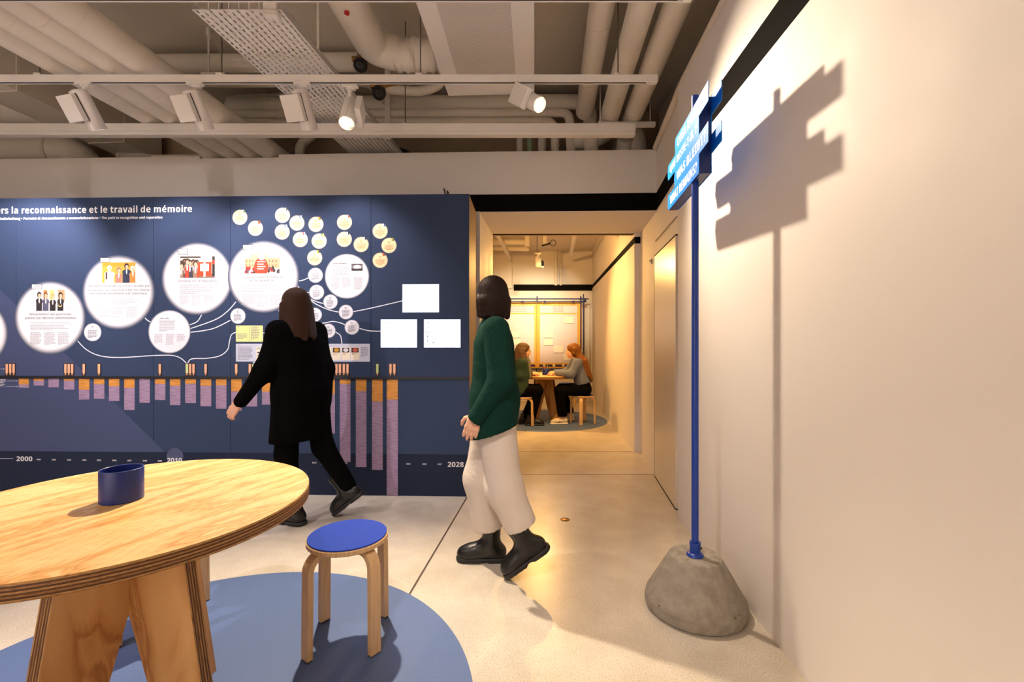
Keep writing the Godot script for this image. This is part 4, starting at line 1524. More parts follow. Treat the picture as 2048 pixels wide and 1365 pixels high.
	# connecting lines
	var lines := [[[152, 678], [172, 699], [200, 712], [240, 715.5], [300, 712], [340, 711], [360, 716], [373, 727]], [[375.5, 727], [380, 720], [390, 717.5], [415, 717], [440, 712], [455, 700], [459, 684], [463, 670], [472, 665]], [[287, 633], [295, 641], [304, 646]], [[380, 650], [395, 643], [405, 627]], [[380, 658], [430, 640], [455, 623], [472, 604]], [[382, 665], [425, 658], [461, 641]], [[592, 563], [605, 561], [617, 556]], [[594, 571], [605, 582], [620, 586]], [[596, 575], [620, 598], [648, 608]], [[597, 578], [625, 604], [655, 619], [679, 625]], [[706, 624], [745, 616], [805, 602]], [[557, 621], [565, 634], [568, 652]], [[605, 615], [612, 622], [619, 625]], [[620, 650], [645, 647], [665, 643.5], [680, 646], [692, 651]], [[718, 657], [738, 662], [761, 663]], [[527, 666], [536, 671], [537.5, 689]], [[671, 664.5], [681, 672], [684, 689]], [[507, 727], [509, 725.5], [530, 725], [560, 725]]]
	for l in lines:
		ribbon("connecting_line", l, 0.0075, M.line, 0.0008)
	# cards
	for c in [[472, 651.5, 526, 684], [544, 651.5, 598, 684]]:
		rect("green_card", c[0], c[1], c[2], c[3], M.card, z)
		s = st()
		flat_quad(s, mp(498.6 + c[0] - 472, c[1] + 1), mp(499.2 + c[0] - 472, c[3] - 1), z + 0.0003)
		micro(s, c[0] + 3, 668, c[0] + 24, 679, 2.2, z + 0.0003, false, 3)
		micro(s, c[0] + 30, 654, c[0] + 48, 680, 2.2, z + 0.0003, false, 4)
		micro(s, c[0] + 3, 653.5, c[0] + 10, 655, 2.0, z + 0.0003, false, 5)
		obj("small_print", s, M.microdark, wallroot).set_meta("kind", "stuff")
	rect("grey_card", 472, 688, 740, 724, M.cardgrey, z)
	s = st()
	micro(s, 476, 690, 484, 692, 2.0, z + 0.0003, false, 6)
	micro(s, 476, 694, 508, 721, 2.7, z + 0.0003, false, 7)
	micro(s, 722, 695, 738, 714, 2.2, z + 0.0003, false, 8)
	obj("small_print", s, M.microdark, wallroot).set_meta("kind", "stuff")
	for i in 5:
		for j in 2:
			var x: float = 512.5 + i * 10.3
			var y: float = 694.0 + j * 14.6
			rect("picture_card", x, y, x + 9.6, y + 13.6, M.cream, z + 0.0003)
			s = st()
			var q := mp(x + 4.6, y + 6.5)
			for k in 14:
				var a := PI * (0.1 + 0.8 * k / 14.0)
				var b := PI * (0.1 + 0.8 * (k + 1) / 14.0)
				quad(s, Vector3(q.x + cos(a) * 0.010, q.y - 0.006 + sin(a) * 0.024, z + 0.0006), Vector3(q.x + cos(a) * 0.014, q.y - 0.006 + sin(a) * 0.028, z + 0.0006), Vector3(q.x + cos(b) * 0.014, q.y - 0.006 + sin(b) * 0.028, z + 0.0006), Vector3(q.x + cos(b) * 0.010, q.y - 0.006 + sin(b) * 0.024, z + 0.0006))
			flat_quad(s, mp(x + 2, y + 10.0 + (i % 2)), mp(x + 8, y + 12.6), z + 0.0006)
			obj("drawing", s, M.ink, wallroot)
	for i in 4:
		var x := 646.0 + i * 18.6
		rect("picture_card", x, 695, x + 17, 720.5, M.cream, z + 0.0003)
		if i:
			rect("picture", x + 1.2, 696, x + 15.5, 705.5, M.pegdark, z + 0.0006)
			s = st()
			var q := mp(x + 8.5, 700.5)
			for k in 12:
				tri(s, Vector3(q.x, q.y, z + 0.0009), Vector3(q.x + cos(TAU * k / 12) * 0.022, q.y + sin(TAU * k / 12) * 0.016, z + 0.0009), Vector3(q.x + cos(TAU * (k + 1) / 12) * 0.022, q.y + sin(TAU * (k + 1) / 12) * 0.016, z + 0.0009))
			obj("motif", s, mat([rgb(0, 0, 0), rgb(196, 146, 40), rgb(214, 214, 218), rgb(206, 92, 76)][i], 0.6), wallroot)
			s = st()
			micro(s, x + 2, 707.5, x + 12, 711, 2.0, z + 0.0006, false, 9 + i)
			obj("small_print", s, M.brownprint, wallroot).set_meta("kind", "stuff")
		else:
			s = st()
			micro(s, x + 1, 699, x + 13, 706, 2.3, z + 0.0006, false, 9)
			flat_poly(s, [mp(x, 716), mp(x + 1, 712), mp(x + 3, 713), mp(x + 5, 710), mp(x + 7, 713), mp(x + 17, 713.5), mp(x + 17, 716)], z + 0.0006)
			obj("skyline_drawing", s, M.ink, wallroot)
	# bars that hang from the ledge: [left, right, end of orange, end of purple]
	var bars := [[37.8, 58, 769.5, 776], [67.6, 88.4, 762, 771.5], [97, 118, 757, 775], [128, 149, 762, 779.6], [158, 179, 780, 799.6], [188, 209, 769, 798], [218, 239, 773, 802.5], [248.5, 269.5, 776, 820.6], [279, 300, 757, 806], [310, 331, 768.5, 800.6], [340, 361, 772, 811], [370.5, 392, 768, 806.7], [401, 422.6, 772, 813], [432, 453, 771, 818], [462.5, 483.5, 783.5, 821.6], [493, 514.5, 775, 813.5], [524, 545.6, 784, 809.7], [555.5, 577, 772, 826], [586.5, 608, 776, 842], [617.7, 639, 780, 870.6], [648.7, 670, 787.6, 867.8], [679.7, 701, 768.6, 924.7], [711.7, 733, 783, 934.9], [744, 765.5, 803.6, 940.5], [773.4, 795.7, 799.8, 991.5]]
	for b in bars:
		for k in 2:
			var y0: float = 757.5 if k == 0 else b[2]
			var y1: float = b[2] if k == 0 else b[3]
			if y1 - y0 < 1.0:
				continue
			s = st()
			var a := mp(b[0], y0)
			var c := mp(b[1], y1)
			c.y = maxf(c.y, 0.004)
			var v := (y1 - y0) / 150.0
			var o := fmod(b[0] * 0.137, 1.0)
			quad_uv(s, [Vector3(a.x, c.y, 0.0012), Vector3(a.x, a.y, 0.0012), Vector3(c.x, a.y, 0.0012), Vector3(c.x, c.y, 0.0012)], [Vector2(0, o + v), Vector2(0, o), Vector2(1, o), Vector2(1, o + v)])
			obj("orange_bar" if k == 0 else "purple_bar", s, M.bar_orange if k == 0 else M.bar_purple, wallroot)
	# markers standing on the ledge
	var pegs := [14.6, 21.5, 28.2, 131.8, 138.4, 145.1, 168.4, 198.7, 320.3, -374.5, 381, 387.7, 411.8, 473, 500.2, -507.3, 527, 534.5, 541.6, 548.4, 555.3, 562.2, 638.6, 645.5, 652.5, 659.5, 666.5, 673.3, 680.2, 688, 695.4, -755, 781.3, 788.9]
	for p in pegs:
		var x := absf(p)
		s = st()
		var a := mp(x - 3.7, 727)
		var b := mp(x + 3.7, 752.5)
		box(s, Vector3((a.x + b.x) / 2, (a.y + b.y) / 2, 0.002), Vector3(b.x - a.x, a.y - b.y, 0.004), 0.0006)
		var m := obj("event_marker", s, M.pegdark, wallroot)
		rect("marker_face", x - 2.3, 728.6, x + 2.3, 746.6, M.peggreen if p < 0.0 else M.pegorange, 0.0043, m)
		s = st()
		var q := [mp(x - 1.7, 747.4), mp(x + 1.7, 747.4), mp(x, 751.6)]
		tri(s, Vector3(q[0].x, q[0].y, 0.0043), Vector3(q[1].x, q[1].y, 0.0043), Vector3(q[2].x, q[2].y, 0.0043))
		obj("marker_tip", s, M.pegorange, m)
	# years
	soft_disc("year_disc", 350, 913.5, 17, rgb(68, 77, 108).srgb_to_linear(), 0.02, 0.0009, rgb(37, 44, 62).srgb_to_linear())
	soft_disc("year_disc", 574, 920, 14, rgb(54, 62, 90).srgb_to_linear(), 0.02, 0.0009, rgb(37, 44, 62).srgb_to_linear())
	words("2000", 33.2, 65, 918, M.yearwhite, 0.0014, true, 9.6)
	words("2010", 334.4, 364, 921, M.yearwhite, 0.0014, true, 9.6)
	words("2020", 642.8, 674.6, 924.8, M.yearwhite, 0.0014, true, 9.8)
	words("2028", 895.4, 927.6, 929.3, M.yearwhite, 0.0016, true, 10.0)
	var yrs := {"2001": 77.8, "2002": 108.2, "2003": 138.4, "2004": 169, "2005": 198.2, "2006": 229, "2007": 259.2, "2008": 290, "2009": 320, "2011": 382, "2012": 413, "2019": 628.7, "2021": 690.6, "2025": 816.6, "2026": 848.7, "2027": 879.6}
	for y in yrs:
		var x: float = yrs[y]
		words(y, x - 4.2, x + 4.2, 918.6 + x * 0.0118, M.yearwhite, 0.0016, true, 3.0)
	s = st()
	for k in 12:
		flat_quad(s, mp(0.5 + k * 2.2, 917), mp(1.7 + k * 2.2, 918.2), 0.0014)
	obj("dotted_line", s, M.yearwhite, wallroot).set_meta("kind", "stuff")
	# captions with arrows at the left edge
	s = st()
	micro(s, -30, 759, 13, 777, 3.1, 0.0012, false, 2)
	obj("small_print", s, M.yearwhite, wallroot).set_meta("kind", "stuff")
	for a in [[-10, 738.3, 9], [14, 762.5, 35.5], [11, 773.5, 35.5]]:
		s = st()
		flat_quad(s, mp(a[0], a[1] - 0.3), mp(a[2], a[1] + 0.3), 0.0012)
		flat_poly(s, [mp(a[2] - 1.6, a[1] - 1.2), mp(a[2] + 0.6, a[1]), mp(a[2] - 1.6, a[1] + 1.2)], 0.0012)
		obj("arrow", s, M.yearwhite, wallroot)
	# three screens set into the wall
	M.screen = glow(rgb(236, 242, 255), 1.25)
	for q in [[805, 569, 878, 625], [761.5, 639.5, 834, 695.5], [848, 639.5, 921, 695.5]]:
		var a := mp(q[0], q[1])
		var b := mp(q[2], q[3])
		s = st()
		box(s, Vector3((a.x + b.x) / 2, (a.y + b.y) / 2, -0.002), Vector3(b.x - a.x, a.y - b.y, 0.008), 0.001)
		var sc := obj("screen", s, M.screen, wallroot)
		s = st()
		if q[0] > 840.0:
			var r2 := RandomNumberGenerator.new()
			r2.seed = 3
			for k in 60:
				var x := 852.0 + r2.randf() * 4.0
				var y := 654.0 + r2.randf() * 30.0
				if k > 30:
					x = 852.0 + r2.randf() * 21.0
					y = [661.5, 672.0, 676.0, 684.0, 685.0][k % 5] + r2.randf() * 2.0
				flat_quad(s, mp(x, y), mp(x + 1.4, y + 1.2), 0.0024)
		micro(s, q[0] + 5, q[1] + 5.5, q[0] + 30, q[1] + 6.5, 2.0, 0.0024, false, int(q[0]))
		obj("screen_content", s, mat(rgb(120, 140, 170), 0.6), sc).set_meta("kind", "stuff")
		var al := AreaLight3D.new()
		al.name = "screen_light"
		al.area_size = Vector2(b.x - a.x, a.y - b.y)
		al.position = Vector3((a.x + b.x) / 2, (a.y + b.y) / 2, 0.006)
		al.basis = Basis(Vector3.UP, PI)
		al.light_color = Color(0.86, 0.92, 1.0)
		al.light_energy = 0.06
		al.area_range = 8.0
		al.shadow_enabled = true
		wallroot.add_child(al, true)

# ---------------------------------------------------------------- the far room's furniture
func far_room() -> void:
	var s: SurfaceTool
	var rug := thing("round_rug", "round grey blue floor disc in the far room under the smaller looking table", "rug", P(0.51, 0, 7.58))
	s = st()
	lathe(s, Vector3.ZERO, [[1.05, 0.0], [1.05, 0.002, 0], [0.0, 0.002, 0]], 96)
	obj("disc", s, M.rug, rug)
	var t := make_table("round plywood table in the far room with two seated women", P(0.53, 0.002, 7.5), 0.53, [deg_to_rad(41), deg_to_rad(131), deg_to_rad(221), deg_to_rad(311)])
	var src: Node3D = find_child("stool", false, false)
	copy(src, "stool in the far room under the woman with the grey scarf", P(0.155, 0.002, 7.05), deg_to_rad(12))
	copy(src, "stool in the far room under the woman with long reddish hair", P(1.114, 0.002, 7.2), deg_to_rad(28))
	copy(src, "empty stool behind the far table, nearer of two by the pinboard", P(0.87, 0.002, 8.2), deg_to_rad(20))
	copy(src, "empty stool behind the far table, nearest the pinboard", P(1.10, 0, 9.15), deg_to_rad(5))
	var cup := oval_cup("blue pencil cup with pens on the far table", P(0.545, 0.752, 7.36), 0.4)
	for k in 5:
		var c: Color = [rgb(40, 40, 44), rgb(190, 120, 40), rgb(60, 60, 70), rgb(200, 170, 120), rgb(30, 40, 90)][k]
		var pen := thing("pen", ["black pen", "orange pencil", "grey pen", "pale wooden pencil", "dark blue pen"][k] + " standing in the blue cup on the far table", "pen", P(0.545, 0.76, 7.36), 0.0, "pens in the far cup")
		s = st()
		var a := Vector3((k - 2) * 0.012, 0, 0.01 * (k % 2))
		var b := a + Vector3((k - 2) * 0.012, 0.15 - 0.008 * (k % 3), 0.008)
		tube(s, [a, b], 0.0045, 8)
		obj("barrel", s, mat(c, 0.5), pen)
		s = st()
		tube(s, [b, b + (b - a).normalized() * 0.012], [0.0045, 0.001], 8)
		obj("tip", s, M.darkmetal, pen)
	# pinboard
	var bd := 9.66
	M.yellowpine = mat(Color.WHITE, 0.5)
	M.yellowpine.albedo_texture = noise_tex(512, 0.01, FastNoiseLite.TYPE_SIMPLEX_SMOOTH, ramp([[0.0, rgb(250, 200, 92)], [0.5, rgb(240, 184, 76)], [0.75, rgb(214, 150, 52)], [1.0, rgb(250, 206, 104)]]), 61, FastNoiseLite.FRACTAL_PING_PONG, 2, 10.0)
	M.yellowpine.uv1_triplanar = true
	M.yellowpine.uv1_scale = Vector3(4, 0.7, 4)
	var pb := thing("pinboard", "tall yellow pine pinboard with two pale posters on the far wall", "pinboard")
	for q in [[900, 1073.4], [1073.8, 1163.5]]:
		s = st()
		var a := at(q[0], 605, bd)
		var b := at(q[1], 735, bd)
		box(s, (a + b) / 2.0 + Vector3(0, 0, -0.012), Vector3(b.x - a.x, a.y - b.y, 0.024), 0.002)
		obj("pine_panel", s, M.yellowpine, pb)
	M.poster = mat(rgb(226, 214, 222), 0.7)
	for q in [[950, 612, 1068.5, 626.3, "header_sheet"], [950, 629, 1068.5, 726, "poster"], [1080, 612, 1154.5, 626.3, "header_sheet"], [1080, 629, 1154.5, 726, "poster"]]:
		s = st()
		var a := at(q[0], q[1], bd - 0.002)
		var b := at(q[2], q[3], bd - 0.002)
		box(s, (a + b) / 2.0, Vector3(b.x - a.x, a.y - b.y, 0.002))
		obj(q[4], s, M.poster, pb)
	var heads := [["Stigmatisierung und Diskriminierung", "Stigmatisation et discrimination", "Stigmatizzazione e discriminazione", "Stigmatisation and discrimination"], ["Werte und Normen", "Valeurs et normes", "Valori e norme", "Values and norms"]]
	var ink2 := mat(rgb(120, 40, 60), 0.6)
	for i in 2:
		for j in 4:
			var cx: float = [1032.0, 1116.5][i]
			var w: float = [21.0, 11.0][i] - (j % 2) * 1.0
			var y := 613.8 + j * 3.3
			var a := at(cx - w, y, bd - 0.0035)
			var b := at(cx + w, y, bd - 0.0035)
			lettering(pb, "lettering", heads[i][j], Transform3D(Basis.IDENTITY, Vector3(0, 0, a.z)), a.x, b.x, a.y, [ink2, mat(rgb(90, 60, 70), 0.6)][i], true, 0.018)
	# sheets of paper hung on it
	var sheets := [[1002, 648, 1021, 661, "topmost paper sheet on the left poster"], [1002, 664, 1021, 675.5, "paper sheet second from the top in the left column of the left poster"], [1023, 663, 1041, 676, "paper sheet upper right on the left poster"], [1002, 678.5, 1021, 690, "paper sheet lowest in the left column of the left poster"], [1023, 678, 1041, 690.5, "paper sheet lower right on the left poster"], [1087, 664, 1106, 676, "paper sheet at the middle left of the right poster"], [1087, 678, 1106, 691, "paper sheet directly below another at the left of the right poster"], [1129, 633.5, 1147, 647, "paper sheet in the brightest top right corner of the right poster"], [1107, 692, 1126, 706, "paper sheet on the right poster beside the reddish haired head"], [1127, 707, 1145, 720.5, "lowest paper sheet on the right poster behind the reddish haired woman"]]
	for q in sheets:
		var a := at(q[0], q[1], bd - 0.010)
		var b := at(q[2], q[3], bd - 0.010)
		var sh := thing("paper_sheet", q[4], "paper sheet", Vector3(a.x, b.y, a.z), 0.0, "paper sheets on the pinboard")
		var w := b.x - a.x
		var h := a.y - b.y
		s = st()
		for k in 6:
			var y0 := h * k / 6.0
			var y1 := h * (k + 1) / 6.0
			var f := func(y): return 0.012 * pow(1.0 - y / h, 2.0)
			quad(s, Vector3(0, y0, f.call(y0)), Vector3(0, y1, f.call(y1)), Vector3(w, y1, f.call(y1)), Vector3(w, y0, f.call(y0)))
			quad(s, Vector3(w, y0, f.call(y0) - 0.0006), Vector3(w, y1, f.call(y1) - 0.0006), Vector3(0, y1, f.call(y1) - 0.0006), Vector3(0, y0, f.call(y0) - 0.0006))
		obj("page", s, M.paper, sh)
		s = st()
		tube(s, [Vector3(w / 2, h - 0.01, -0.006), Vector3(w / 2, h - 0.01, 0.008)], 0.006, 8)
		obj("pin", s, M.metalwhite, sh)
	# blue tube frame round the pinboard
	var fr := thing("tube_frame", "dark blue tubular frame standing round the pinboard in the far room", "frame")
	M.frameblue = mat(rgb(26, 34, 92), 0.45)
	var tubes := [[at(870, 598.3, 9.5), at(1177, 598.3, 9.5)], [at(870, 604.2, 9.56), at(1173, 603.8, 9.56)], [at(1161.5, 592.5, 9.53), Vector3(at(1161.5, 0, 9.53).x, 0, -9.53)], [at(1167, 588.5, 9.47), Vector3(at(1167, 0, 9.47).x, 0, -9.47)], [at(1074.3, 592.5, 9.53), at(1074.3, 604, 9.53)], [at(900, 738.6, 9.5), at(1168, 738.6, 9.5)], [at(1073, 737, 9.52), Vector3(at(1073, 0, 9.52).x, 0, -9.52)]]
	for q in tubes:
		s = st()
		tube(s, q, 0.0125, 12)
		obj("tube", s, M.frameblue, fr)
	for q in [at(1161.5, 598.3, 9.52), at(1167, 598.3, 9.48), at(1161.5, 604, 9.55), at(1167, 604, 9.52), at(1170, 601, 9.5), at(1074.3, 598.3, 9.51), at(1045, 604, 9.56), at(1090, 604, 9.56), at(1147, 604, 9.56)]:
		s = st()
		box(s, q, Vector3(0.045, 0.05, 0.05), 0.008)
		obj("clamp", s, M.frameblue, fr)
	# ledge with blue strip of cards
	var ld := thing("card_ledge", "narrow pine ledge with a blue strip of white cards below the pinboard", "ledge")
	s = st()
	var la := at(960, 735, 9.6)
	var lb := at(1160, 735, 9.6)
	box(s, (la + lb) / 2.0, Vector3(lb.x - la.x, 0.02, 0.10), 0.002)
	obj("shelf_board", s, M.yellowpine, ld)
	for q in [[1052, 1057, 1], [1060, 1070, 0], [1078.5, 1086, 0], [1086.5, 1090.5, 1], [1091, 1105, 0], [1105.5, 1109.5, 1], [1110.5, 1124, 0], [1124.5, 1128.5, 1], [1129, 1142, 0], [1143, 1147, 1], [1148, 1158, 0]]:
		s = st()
		var a := at(q[0], 729.5, 9.6)
		var b := at(q[1], 733.5, 9.6)
		box(s, (a + b) / 2.0, Vector3(b.x - a.x, a.y - b.y, 0.02), 0.002)
		obj("card" if q[2] else "blue_holder", s, M.paper if q[2] else M.frameblue, ld)
	# ceiling tracks in depth
	for q in [[-0.04, "thin white track under the far room ceiling, left of two"], [1.21, "thin white track under the far room ceiling, right of two"]]:
		var tr := thing("lighting_track", q[1], "lighting track", P(q[0], 3.0, 9.55), -0.09)
		s = st()
		box(s, Vector3(0, 0.02, 1.95), Vector3(0.06, 0.04, 3.9), 0.003)
		obj("rail", s, M.metalwhite, tr)
		for z in [0.5, 2.9]:
			s = st()
			tube(s, [Vector3(0, 0.03, z), Vector3(0, 0.25, z)], 0.003, 6)
			obj("suspension_wire", s, M.darkmetal, tr)
	spot("hidden spotlight of the far room aimed at the left poster", -0.34, 6.2, 3.0, P(0.15, 1.95, 9.64), POSTER, 11.0, 19.0, 0.12, 1.0, 6.0, "far room spotlights")
	spot("hidden spotlight of the far room aimed at the right poster", 0.91, 6.2, 3.0, P(0.80, 1.93, 9.64), POSTER, 12.0, 19.0, 0.12, 1.0, 6.0, "far room spotlights")
	# pendant spotlight
	var pr := thing("pendant_rod", "dark thin rod track end in the far room holding the small glowing lamp", "rod", P(0.44, 2.9, 8.0))
	s = st()
	tube(s, [Vector3(0, -0.07, 0), Vector3(0, 0.34, 0)], 0.008, 8)
	obj("rod", s, M.steel, pr)
	spot("small glowing spotlight hanging in the middle of the far room", 0.455, 8.0, 2.84, P(0.45, 1.0, 6.0), AMBER, 6.0, 66.0, 0.12, 0.8, 14.0, "far room spotlights")
	spot("unseen far room spotlight on the right track aimed at the floor disc", 0.875, 5.8, 2.999, P(-0.4, 0.2, 7.6), AMBER, 4.5, 42.0, 0.12, 0.9, 6.0, "far room spotlights")  # out of view, placed to warm the far floor
	spot("unseen far room spotlight on the left track washing the right wall", -0.38, 5.75, 3.0, P(1.5, 1.1, 7.9), AMBER, 5.0, 74.0, 0.12, 0.9, 6.0, "far room spotlights")  # out of view, placed to give the far right wall an even warm wash
	# pipes under the far ceiling
	pipe("pipe_run", "pale pipe running along the far room ceiling at the left", [P(-0.75, 3.12, 8.9), P(0.33, 3.09, 8.9)], 0.045, 0.1, M.pipe, false)
	pipe("pipe_run", "second pale pipe just beside it at the far room ceiling", [P(-0.75, 3.16, 8.6), P(0.28, 3.16, 8.6)], 0.05, 0.1, M.pipe, false)
	pipe("pipe_drop", "short vertical pipe end at the far room ceiling, left of two", [P(0.28, 3.26, 8.5), P(0.28, 3.05, 8.5)], 0.05, 0.1, M.pipe, false)
	pipe("pipe_drop", "short vertical pipe end at the far room ceiling, right of two", [P(0.60, 3.26, 8.4), P(0.60, 3.08, 8.4)], 0.055, 0.1, M.pipe, false)
	var vw := thing("wheel_valve", "valve with a thin ring handle under the far room ceiling", "valve", P(0.64, 3.03, 8.3))
	s = st()
	tube(s, [Vector3(-0.1, 0, 0), Vector3(0.02, 0.03, 0), Vector3(0.05, 0.05, 0)], 0.016, 8)
	obj("valve_body", s, M.darkmetal, vw)
	s = st()
	var ring := []
	for k in 25:
		ring.append(Vector3(0.105 + cos(TAU * k / 24) * 0.05, 0.05 + sin(TAU * k / 24) * 0.055, 0))
	tube(s, ring, 0.006, 8, false)
	obj("ring_handle", s, M.darkmetal, vw)
	pipe("riser_pipe", "pale vertical pipe on the far back wall, left of the pair", [P(0.945, 2.5, 9.86), P(0.945, 3.24, 9.86)], 0.03, 0.1, M.pipe, false)
	pipe("riser_pipe", "pale vertical pipe on the far back wall, right of the pair", [P(1.05, 2.5, 9.86), P(1.05, 3.24, 9.86)], 0.026, 0.1, M.pipe, false)

# ---------------------------------------------------------------- people: joined distance fields meshed as surface nets
func sdf_mesh(s: SurfaceTool, prims: Array, cell: float, k: float) -> void:
	var lo := Vector3.INF
	var hi := -Vector3.INF
	for p in prims:
		match p[0]:
			"c":
				var r := maxf(p[3], p[4])
				lo = lo.min(p[1] - Vector3.ONE * r).min(p[2] - Vector3.ONE * r)
				hi = hi.max(p[1] + Vector3.ONE * r).max(p[2] + Vector3.ONE * r)
			"e":
				var r := maxf(p[2].x, maxf(p[2].y, p[2].z))
				lo = lo.min(p[1] - Vector3.ONE * r)
				hi = hi.max(p[1] + Vector3.ONE * r)
	lo -= Vector3.ONE * (k * 0.5 + cell * 2.0)
	hi += Vector3.ONE * (k * 0.5 + cell * 2.0)
	var nx := int((hi.x - lo.x) / cell) + 2
	var ny := int((hi.y - lo.y) / cell) + 2
	var nz := int((hi.z - lo.z) / cell) + 2
	var v := PackedFloat32Array()
	v.resize(nx * ny * nz)
	v.fill(1.0)
	var nxy := nx * ny
	for p in prims:
		var kind: String = p[0]
		var a := Vector3.ZERO
		var b := Vector3.ZERO
		var l := lo
		var h := hi
		if kind == "c" or kind == "-c":
			a = p[1]
			b = p[2]
			var r := maxf(p[3], p[4]) + k + cell * 2.5
			l = a.min(b) - Vector3.ONE * r
			h = a.max(b) + Vector3.ONE * r
		elif kind == "e" or kind == "-e":
			a = p[1]
			var r := maxf(p[2].x, maxf(p[2].y, p[2].z)) + k + cell * 2.5
			l = a - Vector3.ONE * r
			h = a + Vector3.ONE * r
		var x0 := maxi(0, int((l.x - lo.x) / cell))
		var y0 := maxi(0, int((l.y - lo.y) / cell))
		var z0 := maxi(0, int((l.z - lo.z) / cell))
		var x1 := mini(nx - 1, int((h.x - lo.x) / cell) + 1)
		var y1 := mini(ny - 1, int((h.y - lo.y) / cell) + 1)
		var z1 := mini(nz - 1, int((h.z - lo.z) / cell) + 1)
		var ba := b - a
		var bb := maxf(ba.length_squared(), 1e-9)
		var ra := 0.0
		var dr := 0.0
		var inv := Basis.IDENTITY
		var rad := Vector3.ONE
		if kind == "c" or kind == "-c":
			ra = p[3]
			dr = p[4] - p[3]
		elif kind == "e" or kind == "-e":
			rad = p[2]
			inv = (p[3] as Basis).transposed()
		var sub := kind.begins_with("-")
		for z in range(z0, z1 + 1):
			for y in range(y0, y1 + 1):
				var row := z * nxy + y * nx
				var q := lo + Vector3(x0, y, z) * cell
				for x in range(x0, x1 + 1):
					var d := 0.0
					if kind == "c" or kind == "-c":
						var pa := q - a
						var t := clampf(pa.dot(ba) / bb, 0.0, 1.0)
						d = (pa - ba * t).length() - ra - dr * t
					elif kind == "p":
						d = (q - (p[1] as Vector3)).dot(p[2])
					else:
						var e := (inv * (q - a)) / rad
						var k0 := e.length()
						var k1 := (e / rad).length()
						d = k0 * (k0 - 1.0) / maxf(k1, 1e-6)
					q.x += cell
					var o := v[row + x]
					if kind == "p":
						if d > o:
							v[row + x] = d
					elif sub:
						if -d > o:
							v[row + x] = -d
					else:
						var g := absf(d - o)
						if g < k:
							g = (k - g) / k
							v[row + x] = minf(d, o) - g * g * k * 0.25
						elif d < o:
							v[row + x] = d
	var idx := PackedInt32Array()
	idx.resize(v.size())
	idx.fill(-1)
	var pts := PackedVector3Array()
	var off := [0, 1, nx, nx + 1, nxy, nxy + 1, nxy + nx, nxy + nx + 1]
	var edges := [[0, 1], [2, 3], [4, 5], [6, 7], [0, 2], [1, 3], [4, 6], [5, 7], [0, 4], [1, 5], [2, 6], [3, 7]]
	var cells := PackedInt32Array()
	var near := cell * 2.2
	for z in nz - 1:
		for y in ny - 1:
			var row := z * nxy + y * nx
			for x in nx - 1:
				var i := row + x
				if absf(v[i]) > near:
					continue
				var neg := 0
				for o in off:
					if v[i + o] < 0.0:
						neg += 1
				if neg == 0 or neg == 8:
					continue
				var acc := Vector3.ZERO
				var n := 0
				for e in edges:
					var f0 := v[i + off[e[0]]]
					var f1 := v[i + off[e[1]]]
					if (f0 < 0.0) != (f1 < 0.0):
						var t := f0 / (f0 - f1)
						var c0 := Vector3(e[0] & 1, (e[0] >> 1) & 1, e[0] >> 2)
						var c1 := Vector3(e[1] & 1, (e[1] >> 1) & 1, e[1] >> 2)
						acc += c0.lerp(c1, t)
						n += 1
				idx[i] = pts.size()
				pts.append(lo + (Vector3(x, y, z) + acc / n) * cell)
				cells.append(i)
	s.set_smooth_group(1)
	for i in cells:
		var z := i / nxy
		var y := (i % nxy) / nx
		var x := i % nx
		if x == 0 or y == 0 or z == 0:
			continue
		var inside := v[i] < 0.0
		for ax in 3:
			var st1: int = [1, nx, nxy][ax]
			if (v[i + st1] < 0.0) == inside:
				continue
			var u: int = [nx, nxy, 1][ax]
			var w: int = [nxy, 1, nx][ax]
			var a := idx[i]
			var b := idx[i - u]
			var c := idx[i - u - w]
			var d := idx[i - w]
			if a < 0 or b < 0 or c < 0 or d < 0:
				continue
			if inside:
				quad(s, pts[a], pts[d], pts[c], pts[b])
			else:
				quad(s, pts[a], pts[b], pts[c], pts[d])

func cap(a: Vector3, b: Vector3, ra: float, rb: float) -> Array:
	return ["c", a, b, ra, rb]

func frame(fwd: Vector3, up := Vector3.UP) -> Basis:
	# x right, y up, z forward
	var f := fwd.normalized()
	var r := up.cross(f).normalized()
	return Basis(r, f.cross(r), f)

func head_prims(c: Vector3, b: Basis) -> Array:
	var w := func(x, y, z): return c + b * Vector3(x, y, z)
	var o := [["e", w.call(0, 0.026, -0.008), Vector3(0.074, 0.09, 0.095), b], ["e", w.call(0, -0.036, 0.024), Vector3(0.057, 0.076, 0.066), b],
		cap(w.call(0, 0.014, 0.086), w.call(0, -0.022, 0.106), 0.008, 0.0125), cap(w.call(-0.03, 0.028, 0.078), w.call(0.03, 0.028, 0.078), 0.012, 0.012),
		cap(w.call(-0.014, -0.024, 0.092), w.call(0.014, -0.024, 0.092), 0.009, 0.009),
		["e", w.call(0, -0.094, 0.066), Vector3(0.022, 0.018, 0.02), b], cap(w.call(-0.018, -0.054, 0.083), w.call(0.018, -0.054, 0.083), 0.007, 0.007), cap(w.call(-0.015, -0.064, 0.081), w.call(0.015, -0.064, 0.081), 0.0075, 0.0075),
		cap(w.call(-0.042, -0.015, 0.062), w.call(-0.03, -0.04, 0.06), 0.018, 0.02), cap(w.call(0.042, -0.015, 0.062), w.call(0.03, -0.04, 0.06), 0.018, 0.02)]
	for sx in [-1, 1]:
		o.append(["e", w.call(0.074 * sx, -0.004, -0.006), Vector3(0.012, 0.031, 0.019), b])
	return o

